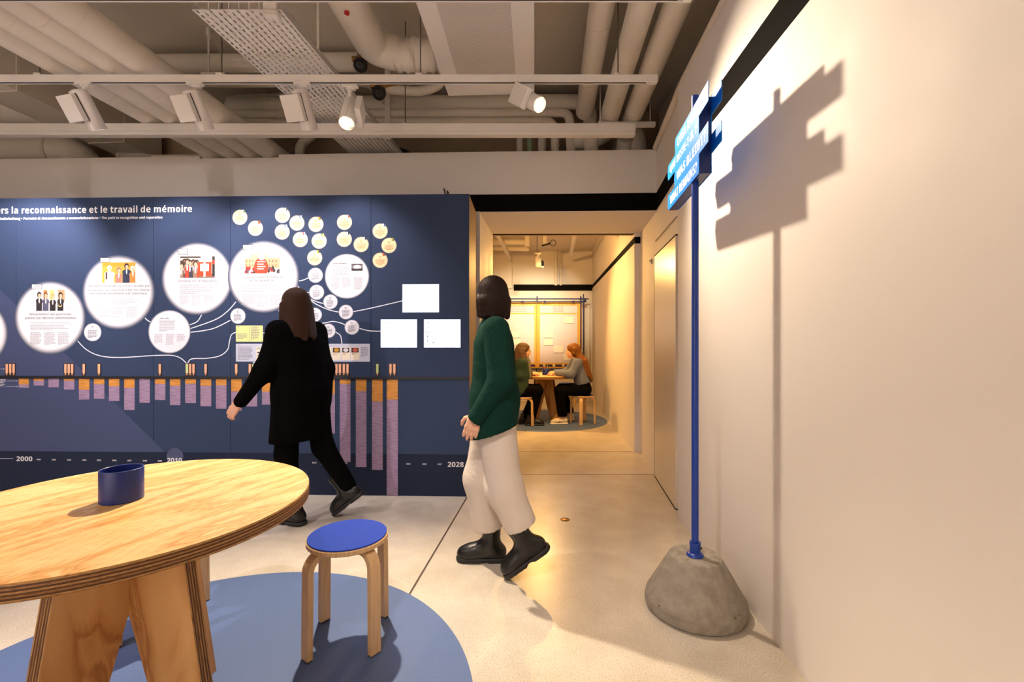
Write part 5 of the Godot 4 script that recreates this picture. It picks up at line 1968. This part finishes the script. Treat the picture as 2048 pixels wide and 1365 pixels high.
func hand_prims(wr: Vector3, dir: Vector3, palm: Vector3, side: Vector3, curl: float) -> Array:
	var o := []
	dir = dir.normalized()
	palm = (palm - dir * palm.dot(dir)).normalized()
	side = (side - dir * side.dot(dir))
	side = (side - palm * side.dot(palm)).normalized()
	var len_ := [0.070, 0.078, 0.073, 0.057]
	for i in 4:
		var a := wr + side * (0.020 - 0.012 * i)
		var k := wr + dir * (0.086 - 0.004 * absf(i - 1)) + side * (0.031 - 0.0205 * i)
		o.append(cap(a, k, 0.0145, 0.0115))
		var d := dir
		var p := k
		for j in 3:
			d = (d * cos(curl * (0.7 + 0.3 * j)) + palm * sin(curl * (0.7 + 0.3 * j)) + side * (0.05 - 0.035 * i)).normalized()
			var q: Vector3 = p + d * len_[i] * [0.44, 0.31, 0.25][j]
			o.append(cap(p, q, 0.0092 - 0.0008 * j, 0.0085 - 0.0008 * j))
			p = q
	var t0 := wr + dir * 0.024 + side * 0.024 + palm * 0.006
	var t1 := t0 + (dir * 0.55 + side * 0.75 + palm * 0.3).normalized() * 0.042
	var t2 := t1 + (dir * 0.8 + side * 0.35 + palm * 0.45).normalized() * 0.03
	var t3 := t2 + (dir * 0.85 + side * 0.05 + palm * 0.5).normalized() * 0.024
	o.append(cap(t0 - dir * 0.012, t0, 0.015, 0.014))
	o.append(cap(t0, t1, 0.0135, 0.0105))
	o.append(cap(t1, t2, 0.0105, 0.0095))
	o.append(cap(t2, t3, 0.0095, 0.0075))
	return o

# body from a table of joints
func body_prims(j: Dictionary) -> Array:
	var side: Vector3 = (j.sl - j.sr).normalized()
	var o := [cap(j.hl, j.hr, 0.09, 0.09), cap(j.pelvis, j.chest, 0.095, 0.088), cap(j.chest + side * 0.055, j.chest - side * 0.055, 0.088, 0.088), cap(j.chest, j.neck, 0.082, 0.05), cap(j.sl, j.sr, 0.045, 0.045), cap(j.neck - Vector3(0, 0.03, 0), j.head, 0.05, 0.047)]
	for s in ["l", "r"]:
		o.append(cap(j["s" + s], j["e" + s], 0.042, 0.034))
		o.append(cap(j["e" + s], j["w" + s], 0.034, 0.025))
		o.append(cap(j["h" + s], j["k" + s], 0.078, 0.05))
		o.append(cap(j["k" + s], j["a" + s], 0.05, 0.032))
		o.append(cap(j["a" + s], j["t" + s], 0.032, 0.026))
	return o

func person(label: String, j: Dictionary, skin: Material, cell: float, fine: float, hands: Array) -> MeshInstance3D:
	var s := st()
	sdf_mesh(s, body_prims(j), cell, 0.04)
	sdf_mesh(s, head_prims(j.head, frame(j.look)), fine, 0.018)
	for h in hands:
		sdf_mesh(s, [cap(h[0] - h[1].normalized() * 0.03, h[0], 0.026, 0.024)] + hand_prims(h[0], h[1], h[2], h[3], h[4]), fine * 0.9, 0.008)
	var o := obj("person", s, skin)
	tag(o, label, "person")
	# eyes
	var b := frame(j.look)
	for sx in [-1, 1]:
		var c: Vector3 = j.head + b * Vector3(0.031 * sx, 0.010, 0.079)
		s = st()
		sdf_mesh(s, [["e", c, Vector3(0.0125, 0.008, 0.0105), b]], 0.004, 0.002)
		var eye := obj("eye", s, M.eyewhite, o)
		s = st()
		sdf_mesh(s, [["e", c + b.z * 0.007, Vector3(0.0058, 0.0058, 0.0045), b]], 0.0025, 0.001)
		obj("iris", s, M.iris, eye)
	s = st()
	sdf_mesh(s, [cap(j.head + b * Vector3(-0.019, -0.0585, 0.088), j.head + b * Vector3(0.019, -0.0585, 0.088), 0.004, 0.004)], 0.003, 0.002)
	obj("lips", s, M.lips, o)
	return o

func wear(o: Node, called: String, prims: Array, cell: float, k: float, m: Material) -> MeshInstance3D:
	var s := st()
	sdf_mesh(s, prims, cell, k)
	return obj(called, s, m, o)

# ankle boot: o is the ground point under the ankle, f towards the toe, u up
func boot(p: Node, o: Vector3, f: Vector3, u: Vector3, m: Material, sole: Material, tall := 0.24) -> void:
	f = f.normalized()
	u = (u - f * u.dot(f)).normalized()
	var b := wear(p, "boot", [cap(o + u * 0.09, o + u * tall, 0.05, 0.058), cap(o - f * 0.045 + u * 0.055, o + u * 0.09, 0.042, 0.046), cap(o - f * 0.03 + u * 0.05, o + f * 0.13 + u * 0.046, 0.046, 0.046), cap(o + f * 0.13 + u * 0.046, o + f * 0.165 + u * 0.042, 0.046, 0.04), cap(o + f * 0.02 + u * 0.10, o + f * 0.09 + u * 0.065, 0.04, 0.04), ["p", o + u * 0.026, -u], ["p", o + u * tall, u]], 0.007, 0.03, m)
	wear(b, "sole", [cap(o - f * 0.048 + u * 0.016, o + f * 0.02 + u * 0.016, 0.048, 0.05), cap(o + f * 0.02 + u * 0.016, o + f * 0.16 + u * 0.016, 0.05, 0.049), ["p", o, -u], ["p", o + u * 0.03, u], ["-c", o + f * 0.035 - u * 0.02 + f.cross(u) * 0.1, o + f * 0.035 - u * 0.02 - f.cross(u) * 0.1, 0.034, 0.034]], 0.007, 0.01, sole)

func sneaker(p: Node, o: Vector3, f: Vector3, m: Material, sole: Material, stripe: Material) -> void:
	var u := Vector3.UP
	f = f.normalized()
	var sd := f.cross(u)
	var b := wear(p, "sneaker", [cap(o + u * 0.07, o - f * 0.03 + u * 0.075, 0.042, 0.04), cap(o - f * 0.04 + u * 0.05, o + f * 0.10 + u * 0.045, 0.042, 0.04), cap(o + f * 0.10 + u * 0.045, o + f * 0.155 + u * 0.035, 0.04, 0.034), ["p", o + u * 0.022, -u], ["p", o + u * 0.10, u]], 0.008, 0.03, m)
	wear(b, "sole", [cap(o - f * 0.045 + u * 0.012, o + f * 0.155 + u * 0.012, 0.044, 0.042), ["p", o + u * 0.001, -u], ["p", o + u * 0.026, u]], 0.008, 0.01, sole)
	for k in 3:
		for e in [-1, 1]:
			var q: Vector3 = o + f * (0.02 + 0.028 * k) + sd * 0.041 * e
			wear(b, "stripe", [cap(q + u * 0.03 + f * 0.012, q + u * 0.07 - f * 0.008 - sd * 0.010 * e, 0.007, 0.006)], 0.006, 0.004, stripe)

func people() -> void:
	M.skin = mat(rgb(222, 172, 142), 0.55)
	M.skin.subsurf_scatter_enabled = true
	M.skin.subsurf_scatter_strength = 0.12
	M.eyewhite = mat(rgb(236, 232, 226), 0.3)
	M.iris = mat(rgb(62, 46, 36), 0.25)
	M.lips = mat(rgb(186, 104, 92), 0.5)
	M.hairdark = mat(rgb(32, 18, 13), 0.6)
	M.hairbrown = mat(rgb(52, 33, 22), 0.6)
	M.hairgrey = mat(rgb(84, 64, 48), 0.6)
	M.hairred = mat(rgb(116, 74, 36), 0.55)
	for q in ["hairdark", "hairbrown", "hairgrey", "hairred"]:
		var m: StandardMaterial3D = M[q]
		m.normal_enabled = true
		m.normal_texture = noise_tex(256, 0.05, FastNoiseLite.TYPE_SIMPLEX, null, 71, FastNoiseLite.FRACTAL_FBM, 3, 0.0, true)
		m.normal_scale = 0.5
		m.metallic_specular = 0.25
		m.uv1_triplanar = true
		m.uv1_scale = Vector3(26, 2.5, 26)
	M.knit = mat(rgb(18, 50, 43), 0.95)
	M.knit.metallic_specular = 0.2
	M.cloth = mat(rgb(214, 202, 190), 0.9)
	M.coat = mat(rgb(8, 7, 7), 0.95)
	M.coat.metallic_specular = 0.15
	M.blackcloth = mat(rgb(9, 8, 8), 0.95)
	M.blackcloth.metallic_specular = 0.15
	M.leather = mat(rgb(12, 11, 11), 0.35)
	M.cardigan = mat(rgb(32, 56, 46), 0.95)
	M.scarf = mat(rgb(104, 102, 88), 0.95)
	M.greysweater = mat(rgb(98, 106, 132), 0.95)
	for q in ["knit", "cloth", "coat", "cardigan", "scarf", "greysweater"]:
		var m: StandardMaterial3D = M[q]
		m.normal_enabled = true
		m.normal_texture = noise_tex(256, 0.025, FastNoiseLite.TYPE_SIMPLEX_SMOOTH, null, 72, FastNoiseLite.FRACTAL_FBM, 4, 12.0, true)
		m.normal_scale = 0.3
		m.uv1_triplanar = true
		m.uv1_scale = Vector3(3.4, 2.6, 3.4)
	walker_green()
	walker_black()
	sitter_left()
	sitter_right()

func walker_green() -> void:
	var j := {"pelvis": P(-0.10, 0.92, 2.60), "hr": P(-0.11, 0.90, 2.68), "hl": P(-0.09, 0.90, 2.52), "kr": P(-0.175, 0.49, 2.70), "ar": P(-0.115, 0.10, 2.71), "tr": P(-0.24, 0.05, 2.71), "kl": P(-0.045, 0.49, 2.52), "al": P(0.075, 0.195, 2.50), "tl": P(-0.005, 0.08, 2.50),
		"chest": P(-0.105, 1.22, 2.60), "neck": P(-0.11, 1.40, 2.60), "head": P(-0.115, 1.545, 2.60), "look": Vector3(-0.42, -0.03, -0.9), "sl": P(-0.085, 1.36, 2.44), "sr": P(-0.12, 1.36, 2.76), "el": P(-0.055, 1.09, 2.40), "er": P(-0.16, 1.10, 2.83), "wl": P(-0.185, 0.915, 2.42), "wr": P(-0.18, 0.90, 2.82)}
	var o := person("walking woman with short dark bob, dark green sweater, wide white trousers and black boots", j, M.skin, 0.014, 0.005,
		[[j.wl, Vector3(-0.35, -1, 0.0), Vector3(0.2, 0, -1), Vector3(-1, 0.2, 0.2), 0.3], [j.wr, Vector3(-0.2, -1, 0.0), Vector3(0.2, 0, 1), Vector3(-1, 0.2, -0.2), 0.35]])
	# sweater: loose, with wide sleeves and a hem that dips at the front
	var sw := []
	for dz in [-0.085, 0.085]:
		sw.append(cap(P(-0.10, 1.27, 2.60 + dz), P(-0.095, 0.98, 2.60 + dz * 0.9), 0.112, 0.13))
		sw.append(cap(P(-0.095, 0.98, 2.60 + dz * 0.9), P(-0.11, 0.62, 2.60 + dz * 0.9), 0.13, 0.138))
	sw.append_array([cap(P(-0.105, 1.32, 2.60), j.neck - Vector3(0, 0.01, 0), 0.10, 0.062), cap(j.sl, j.sr, 0.072, 0.072), cap(j.sr, j.er, 0.075, 0.07), cap(j.er, j.wr, 0.07, 0.045)])
	sw.append(["p", P(-0.10, 0.80, 2.60), Vector3(0.32, -1, 0).normalized()])
	sw.append(["p", j.neck + Vector3(0, 0.03, 0), Vector3.UP])
	wear(o, "sweater", sw, 0.011, 0.05, M.knit)
	wear(o, "sleeve", [cap(j.sl, j.el, 0.074, 0.07), cap(j.el, j.wl - Vector3(0, 0.02, 0), 0.07, 0.05), ["p", j.wl - Vector3(0.01, 0.045, 0), (j.wl - j.el).normalized()]], 0.010, 0.03, M.knit)
	wear(o, "collar", [cap(j.neck + Vector3(0, 0.0, 0), j.neck + Vector3(0, 0.035, 0), 0.064, 0.058), ["p", j.neck + Vector3(0, 0.04, 0), Vector3.UP], ["p", j.neck - Vector3(0, 0.02, 0), Vector3.DOWN]], 0.008, 0.02, M.knit)
	var s := st()
	var hip := [cap(j.hl + Vector3(0, 0, -0.02), j.hr + Vector3(0, 0, 0.02), 0.10, 0.10), cap(j.pelvis, j.pelvis + Vector3(0, 0.1, 0), 0.11, 0.10)]
	sdf_mesh(s, hip + [cap(j.hr + Vector3(0, -0.03, 0.02), j.kr, 0.108, 0.105), cap(j.kr, P(-0.135, 0.12, 2.71), 0.105, 0.088), ["p", P(-0.13, 0.195, 2.71), Vector3(0.12, -1, 0).normalized()]], 0.011, 0.05)
	sdf_mesh(s, hip + [cap(j.hl + Vector3(0, -0.03, -0.02), j.kl, 0.108, 0.10), cap(j.kl, P(0.10, 0.18, 2.50), 0.10, 0.085), ["p", P(0.05, 0.285, 2.50), Vector3(0.45, -1, 0).normalized()]], 0.011, 0.05)
	obj("trousers", s, M.cloth, o)
	boot(o, P(-0.122, 0.0, 2.71), Vector3(-1, 0, 0), Vector3.UP, M.leather, M.rubber)
	boot(o, P(0.135, 0.118, 2.50), Vector3(-0.82, -0.57, 0), Vector3(-0.57, 0.82, 0), M.leather, M.rubber)
	# bob
	var b := frame(j.look)
	var h: Vector3 = j.head
	var hp := [["e", h + b * Vector3(0, 0.036, -0.014), Vector3(0.086, 0.09, 0.102), b], ["e", h + b * Vector3(0, -0.02, -0.04), Vector3(0.088, 0.10, 0.076), b]]
	for k in 9:
		var a := PI * (0.05 + 0.9 * k / 8.0)
		hp.append(cap(h + b * Vector3(cos(a) * 0.08, -0.02, -sin(a) * 0.08 - 0.012), h + b * Vector3(cos(a) * 0.082, -0.10 - 0.008 * (k % 2), -sin(a) * 0.078 - 0.01), 0.026, 0.018))
	hp.append(["-e", h + b * Vector3(0, -0.035, 0.085), Vector3(0.062, 0.095, 0.07), b])
	hp.append(["-e", h + b * Vector3(0, -0.15, -0.01), Vector3(0.062, 0.06, 0.065), b])
	wear(o, "hair", hp, 0.006, 0.014, M.hairdark)

func walker_black() -> void:
	var j := {"pelvis": P(-1.505, 0.94, 3.27), "hl": P(-1.55, 0.92, 3.20), "hr": P(-1.465, 0.92, 3.34), "kl": P(-1.60, 0.50, 3.24), "al": P(-1.555, 0.10, 3.25), "tl": P(-1.66, 0.05, 3.27), "kr": P(-1.375, 0.53, 3.33), "ar": P(-1.205, 0.235, 3.36), "tr": P(-1.28, 0.11, 3.38),
		"chest": P(-1.52, 1.23, 3.26), "neck": P(-1.53, 1.41, 3.26), "head": P(-1.545, 1.55, 3.265), "look": Vector3(-0.72, -0.08, -0.69), "sl": P(-1.60, 1.365, 3.135), "sr": P(-1.455, 1.365, 3.385), "el": P(-1.665, 1.10, 3.07), "er": P(-1.40, 1.09, 3.43), "wl": P(-1.80, 0.90, 3.04), "wr": P(-1.40, 0.86, 3.40)}
	var o := person("person in a long black coat with brown shoulder length hair walking before the timeline", j, M.skin, 0.014, 0.006,
		[[j.wl, Vector3(-0.7, -0.8, 0.0), Vector3(0.3, -0.3, -1), Vector3(-1, 0.6, 0), 0.3], [j.wr, Vector3(-0.1, -1, 0.0), Vector3(-0.6, 0, -0.4), Vector3(-0.5, 0, -1), 0.35]])
	var sd: Vector3 = (j.sl - j.sr).normalized()
	var ct := []
	for e in [-0.075, 0.0, 0.075]:
		ct.append(cap(j.chest + sd * e + Vector3(0, 0.05, 0), j.pelvis + sd * e, 0.115, 0.125))
		ct.append(cap(j.pelvis + sd * e, j.pelvis + sd * e * 1.15 - Vector3(0, 0.40, 0), 0.125, 0.14))
	ct.append_array([cap(j.chest, j.neck, 0.11, 0.068), cap(j.sl, j.sr, 0.07, 0.07), cap(j.sl, j.el, 0.07, 0.06), cap(j.el, j.wl, 0.06, 0.045), cap(j.sr, j.er, 0.07, 0.06), cap(j.er, j.wr, 0.06, 0.045), ["p", P(-1.5, 0.60, 3.27), Vector3(0.06, -1, 0.02).normalized()], ["p", j.neck + Vector3(0, 0.035, 0), Vector3.UP]])
	wear(o, "coat", ct, 0.012, 0.05, M.coat)
	wear(o, "trousers", [cap(j.hl, j.kl, 0.10, 0.075), cap(j.kl, j.al, 0.075, 0.06), cap(j.hr, j.kr, 0.10, 0.075), cap(j.kr, j.ar, 0.075, 0.06), cap(j.hl, j.hr, 0.11, 0.11)], 0.012, 0.03, M.blackcloth)
	boot(o, P(-1.545, 0.0, 3.25), Vector3(-0.95, 0, -0.3), Vector3.UP, M.leather, M.rubber)
	boot(o, P(-1.155, 0.125, 3.36), Vector3(-0.78, -0.6, -0.18), Vector3(-0.6, 0.8, 0), M.leather, M.rubber)
	var b := frame(j.look)
	var h: Vector3 = j.head
	var hp := [["e", h + b * Vector3(0, 0.036, -0.014), Vector3(0.092, 0.096, 0.108), b], ["e", h + b * Vector3(0, -0.02, -0.04), Vector3(0.098, 0.11, 0.085), b]]
	for k in 11:
		var a := PI * (0.0 + 1.0 * k / 10.0)
		hp.append(cap(h + b * Vector3(cos(a) * 0.085, 0.0, -sin(a) * 0.085 - 0.005), h + b * Vector3(cos(a) * 0.105, -0.19 - 0.025 * (k % 3), -sin(a) * 0.095 - 0.02), 0.026, 0.022))
		hp.append(cap(h + b * Vector3(cos(a + 0.14) * 0.088, -0.03, -sin(a + 0.14) * 0.088 - 0.008), h + b * Vector3(cos(a + 0.1) * 0.112, -0.225 - 0.02 * (k % 2), -sin(a + 0.1) * 0.10 - 0.03), 0.022, 0.012))
	hp.append(["-e", h + b * Vector3(0, -0.035, 0.09), Vector3(0.06, 0.1, 0.07), b])
	wear(o, "hair", hp, 0.007, 0.016, M.hairbrown)

func sitter_left() -> void:
	var j := {"pelvis": P(0.13, 0.55, 7.06), "hr": P(0.14, 0.54, 6.98), "hl": P(0.14, 0.54, 7.14), "kr": P(0.40, 0.545, 6.99), "kl": P(0.40, 0.545, 7.17), "ar": P(0.30, 0.10, 7.02), "al": P(0.20, 0.10, 7.22), "tr": P(0.40, 0.05, 7.02), "tl": P(0.30, 0.05, 7.22),
		"chest": P(0.14, 0.85, 7.06), "neck": P(0.155, 1.02, 7.06), "head": P(0.18, 1.145, 7.06), "look": Vector3(1, -0.05, 0.05), "sr": P(0.15, 0.975, 6.90), "sl": P(0.15, 0.975, 7.22), "er": P(0.125, 0.77, 6.90), "el": P(0.17, 0.77, 7.27), "wr": P(0.285, 0.795, 7.08), "wl": P(0.30, 0.80, 7.24)}
	var o := person("seated woman with wavy brown hair, glasses, grey scarf and green cardigan at the far table", j, M.skin, 0.016, 0.007,
		[[j.wr, Vector3(0.9, 0, -0.35), Vector3(0, -1, 0), Vector3(0.2, 0.1, -1), 0.45], [j.wl, Vector3(0.9, 0, 0.25), Vector3(0, -1, 0), Vector3(0.2, 0.1, 1), 0.45]])
	var cd := []
	for e in [-0.07, 0.07]:
		cd.append(cap(j.chest + Vector3(0, 0.05, e), j.pelvis + Vector3(0, 0.0, e * 1.1), 0.115, 0.125))
	cd.append_array([cap(j.chest, j.neck, 0.11, 0.066), cap(j.sl, j.sr, 0.066, 0.066), cap(j.sr, j.er, 0.066, 0.058), cap(j.er, j.wr, 0.058, 0.042), cap(j.sl, j.el, 0.066, 0.058), cap(j.el, j.wl, 0.058, 0.042), ["p", P(0, 0.475, 7), Vector3.DOWN], ["p", j.neck + Vector3(0, 0.02, 0), Vector3.UP]])
	wear(o, "cardigan", cd, 0.014, 0.05, M.cardigan)
	wear(o, "trousers", [cap(j.hl, j.hr, 0.115, 0.115), cap(j.hl, j.kl, 0.10, 0.08), cap(j.kl, j.al, 0.075, 0.06), cap(j.hr, j.kr, 0.10, 0.08), cap(j.kr, j.ar, 0.075, 0.06), ["p", P(0, 0.456, 7), Vector3.DOWN] if false else ["p", P(0, 0.06, 7), Vector3.DOWN]], 0.014, 0.03, M.blackcloth)
	boot(o, P(0.29, 0.002, 7.02), Vector3(1, 0, 0), Vector3.UP, M.leather, M.rubber, 0.16)
	boot(o, P(0.19, 0.002, 7.22), Vector3(1, 0, 0), Vector3.UP, M.leather, M.rubber, 0.16)
	wear(o, "scarf", [cap(j.neck + Vector3(0.03, 0.01, -0.06), j.neck + Vector3(0.06, 0.0, 0.05), 0.045, 0.045), cap(j.neck + Vector3(-0.04, 0.02, -0.05), j.neck + Vector3(-0.04, 0.02, 0.05), 0.045, 0.045), cap(j.neck + Vector3(0.03, 0.01, 0.07), j.neck + Vector3(-0.03, 0.02, 0.07), 0.04, 0.04), cap(j.neck + Vector3(0.09, -0.03, 0.04), j.neck + Vector3(0.115, -0.27, 0.06), 0.04, 0.035), cap(j.neck + Vector3(0.09, -0.03, -0.02), j.neck + Vector3(0.12, -0.22, -0.02), 0.035, 0.035)], 0.012, 0.03, M.scarf)
	var b := frame(j.look)
	var h: Vector3 = j.head
	var hp := [["e", h + b * Vector3(0, 0.038, -0.014), Vector3(0.092, 0.094, 0.11), b], ["e", h + b * Vector3(0, -0.02, -0.05), Vector3(0.10, 0.11, 0.09), b]]
	var r := RandomNumberGenerator.new()
	r.seed = 4
	for k in 13:
		var a := PI * (-0.05 + 1.1 * k / 12.0)
		var p := h + b * Vector3(cos(a) * 0.088, 0.02, -sin(a) * 0.09 - 0.005)
		for q in 3:
			var n := h + b * Vector3(cos(a) * (0.10 + 0.012 * q) + r.randf_range(-0.015, 0.015), -0.03 - 0.055 * q, -sin(a) * (0.10 + 0.008 * q) + r.randf_range(-0.015, 0.015))
			hp.append(cap(p, n, 0.03, 0.034))
			p = n
	hp.append(["-e", h + b * Vector3(0, -0.045, 0.095), Vector3(0.064, 0.1, 0.075), b])
	wear(o, "hair", hp, 0.010, 0.02, M.hairgrey)
	var s := st()
	for sx in [-1, 1]:
		var ring := []
		for k in 17:
			ring.append(h + b * Vector3(0.033 * sx + cos(TAU * k / 16) * 0.024, 0.008 + sin(TAU * k / 16) * 0.019, 0.102))
		tube(s, ring, 0.002, 6, false)
		tube(s, [h + b * Vector3(0.057 * sx, 0.012, 0.10), h + b * Vector3(0.078 * sx, 0.014, 0.0)], 0.002, 6)
	tube(s, [h + b * Vector3(-0.01, 0.012, 0.106), h + b * Vector3(0.01, 0.012, 0.106)], 0.002, 6)
	obj("glasses", s, M.darkmetal, o)

func sitter_right() -> void:
	var j := {"pelvis": P(1.13, 0.55, 7.2), "hl": P(1.12, 0.54, 7.12), "hr": P(1.12, 0.54, 7.28), "kl": P(0.735, 0.53, 7.09), "kr": P(0.78, 0.53, 7.33), "al": P(0.79, 0.10, 7.15), "ar": P(0.94, 0.10, 7.52), "tl": P(0.68, 0.05, 7.15), "tr": P(0.83, 0.05, 7.52),
		"chest": P(1.06, 0.84, 7.2), "neck": P(1.00, 1.01, 7.2), "head": P(0.955, 1.14, 7.2), "look": Vector3(-1, -0.06, -0.12), "sl": P(1.01, 0.965, 7.05), "sr": P(1.01, 0.965, 7.35), "el": P(0.90, 0.79, 7.00), "er": P(0.88, 0.79, 7.40), "wl": P(0.70, 0.80, 7.18), "wr": P(0.70, 0.80, 7.36)}
	var o := person("seated woman with very long reddish hair, grey sweater, black trousers and striped sneakers at the far table", j, M.skin, 0.016, 0.007,
		[[j.wl, Vector3(-0.95, 0, -0.25), Vector3(0, -1, 0), Vector3(-0.2, 0.1, -1), 0.4], [j.wr, Vector3(-0.95, 0, 0.2), Vector3(0, -1, 0), Vector3(-0.2, 0.1, 1), 0.4]])
	o.set_meta("label", "seated woman with very long reddish hair, grey sweater and striped sneakers at the far table")
	var cd := []
	for e in [-0.065, 0.065]:
		cd.append(cap(j.chest + Vector3(0, 0.03, e), P(1.12, 0.60, 7.2 - e), 0.115, 0.125))
	cd.append_array([cap(j.chest, j.neck, 0.11, 0.064), cap(j.sl, j.sr, 0.068, 0.068), cap(j.sl, j.el, 0.07, 0.062), cap(j.el, j.wl, 0.062, 0.044), cap(j.sr, j.er, 0.07, 0.062), cap(j.er, j.wr, 0.062, 0.044), ["p", P(1.05, 0.62, 7.2), Vector3(0.25, -1, 0).normalized()], ["p", j.neck + Vector3(0, 0.02, 0), Vector3.UP]])
	wear(o, "sweater", cd, 0.014, 0.05, M.greysweater)
	wear(o, "trousers", [cap(j.hl, j.hr, 0.12, 0.12), cap(j.pelvis, j.pelvis + Vector3(-0.02, 0.08, 0), 0.12, 0.11), cap(j.hl, j.kl, 0.10, 0.08), cap(j.kl, j.al + Vector3(0, 0.06, 0), 0.078, 0.075), cap(j.hr, j.kr, 0.10, 0.08), cap(j.kr, j.ar + Vector3(0, 0.06, 0), 0.078, 0.075), ["p", P(0, 0.12, 7), Vector3.DOWN]], 0.014, 0.03, M.blackcloth)
	var shoe := mat(rgb(222, 208, 188), 0.6)
	sneaker(o, P(0.79, 0.002, 7.15), Vector3(-1, 0, 0.05), shoe, M.paper, M.blackcloth)
	sneaker(o, P(0.94, 0.002, 7.52), Vector3(-1, 0, 0.05), shoe, M.paper, M.blackcloth)
	var b := frame(j.look)
	var h: Vector3 = j.head
	var hp := [["e", h + b * Vector3(0, 0.038, -0.014), Vector3(0.09, 0.09, 0.108), b], ["e", h + b * Vector3(0, -0.02, -0.05), Vector3(0.088, 0.11, 0.08), b]]
	for k in 9:
		var e := (k - 4) / 4.0
		hp.append(cap(h + b * Vector3(e * 0.08, 0.03, -0.06 + absf(e) * 0.03), P(1.13, 0.99, 7.2 + e * 0.15), 0.036, 0.04))
		hp.append(cap(P(1.13, 0.99, 7.2 + e * 0.15), P(1.225 + 0.01 * (k % 2), 0.72 - 0.02 * (k % 3), 7.2 + e * 0.15), 0.04, 0.024))
		var q0 := P(1.07, 1.0, 7.2 + e * 0.14)
		hp.append(cap(h + b * Vector3(e * 0.075, -0.03, -0.04 + absf(e) * 0.03), q0, 0.03, 0.034))
		hp.append(cap(q0, P(1.165 + 0.012 * (k % 2), 0.76 - 0.02 * (k % 3), 7.2 + e * 0.15), 0.034, 0.02))
	hp.append(["-e", h + b * Vector3(0, -0.045, 0.09), Vector3(0.062, 0.1, 0.075), b])
	wear(o, "hair", hp, 0.010, 0.02, M.hairred)
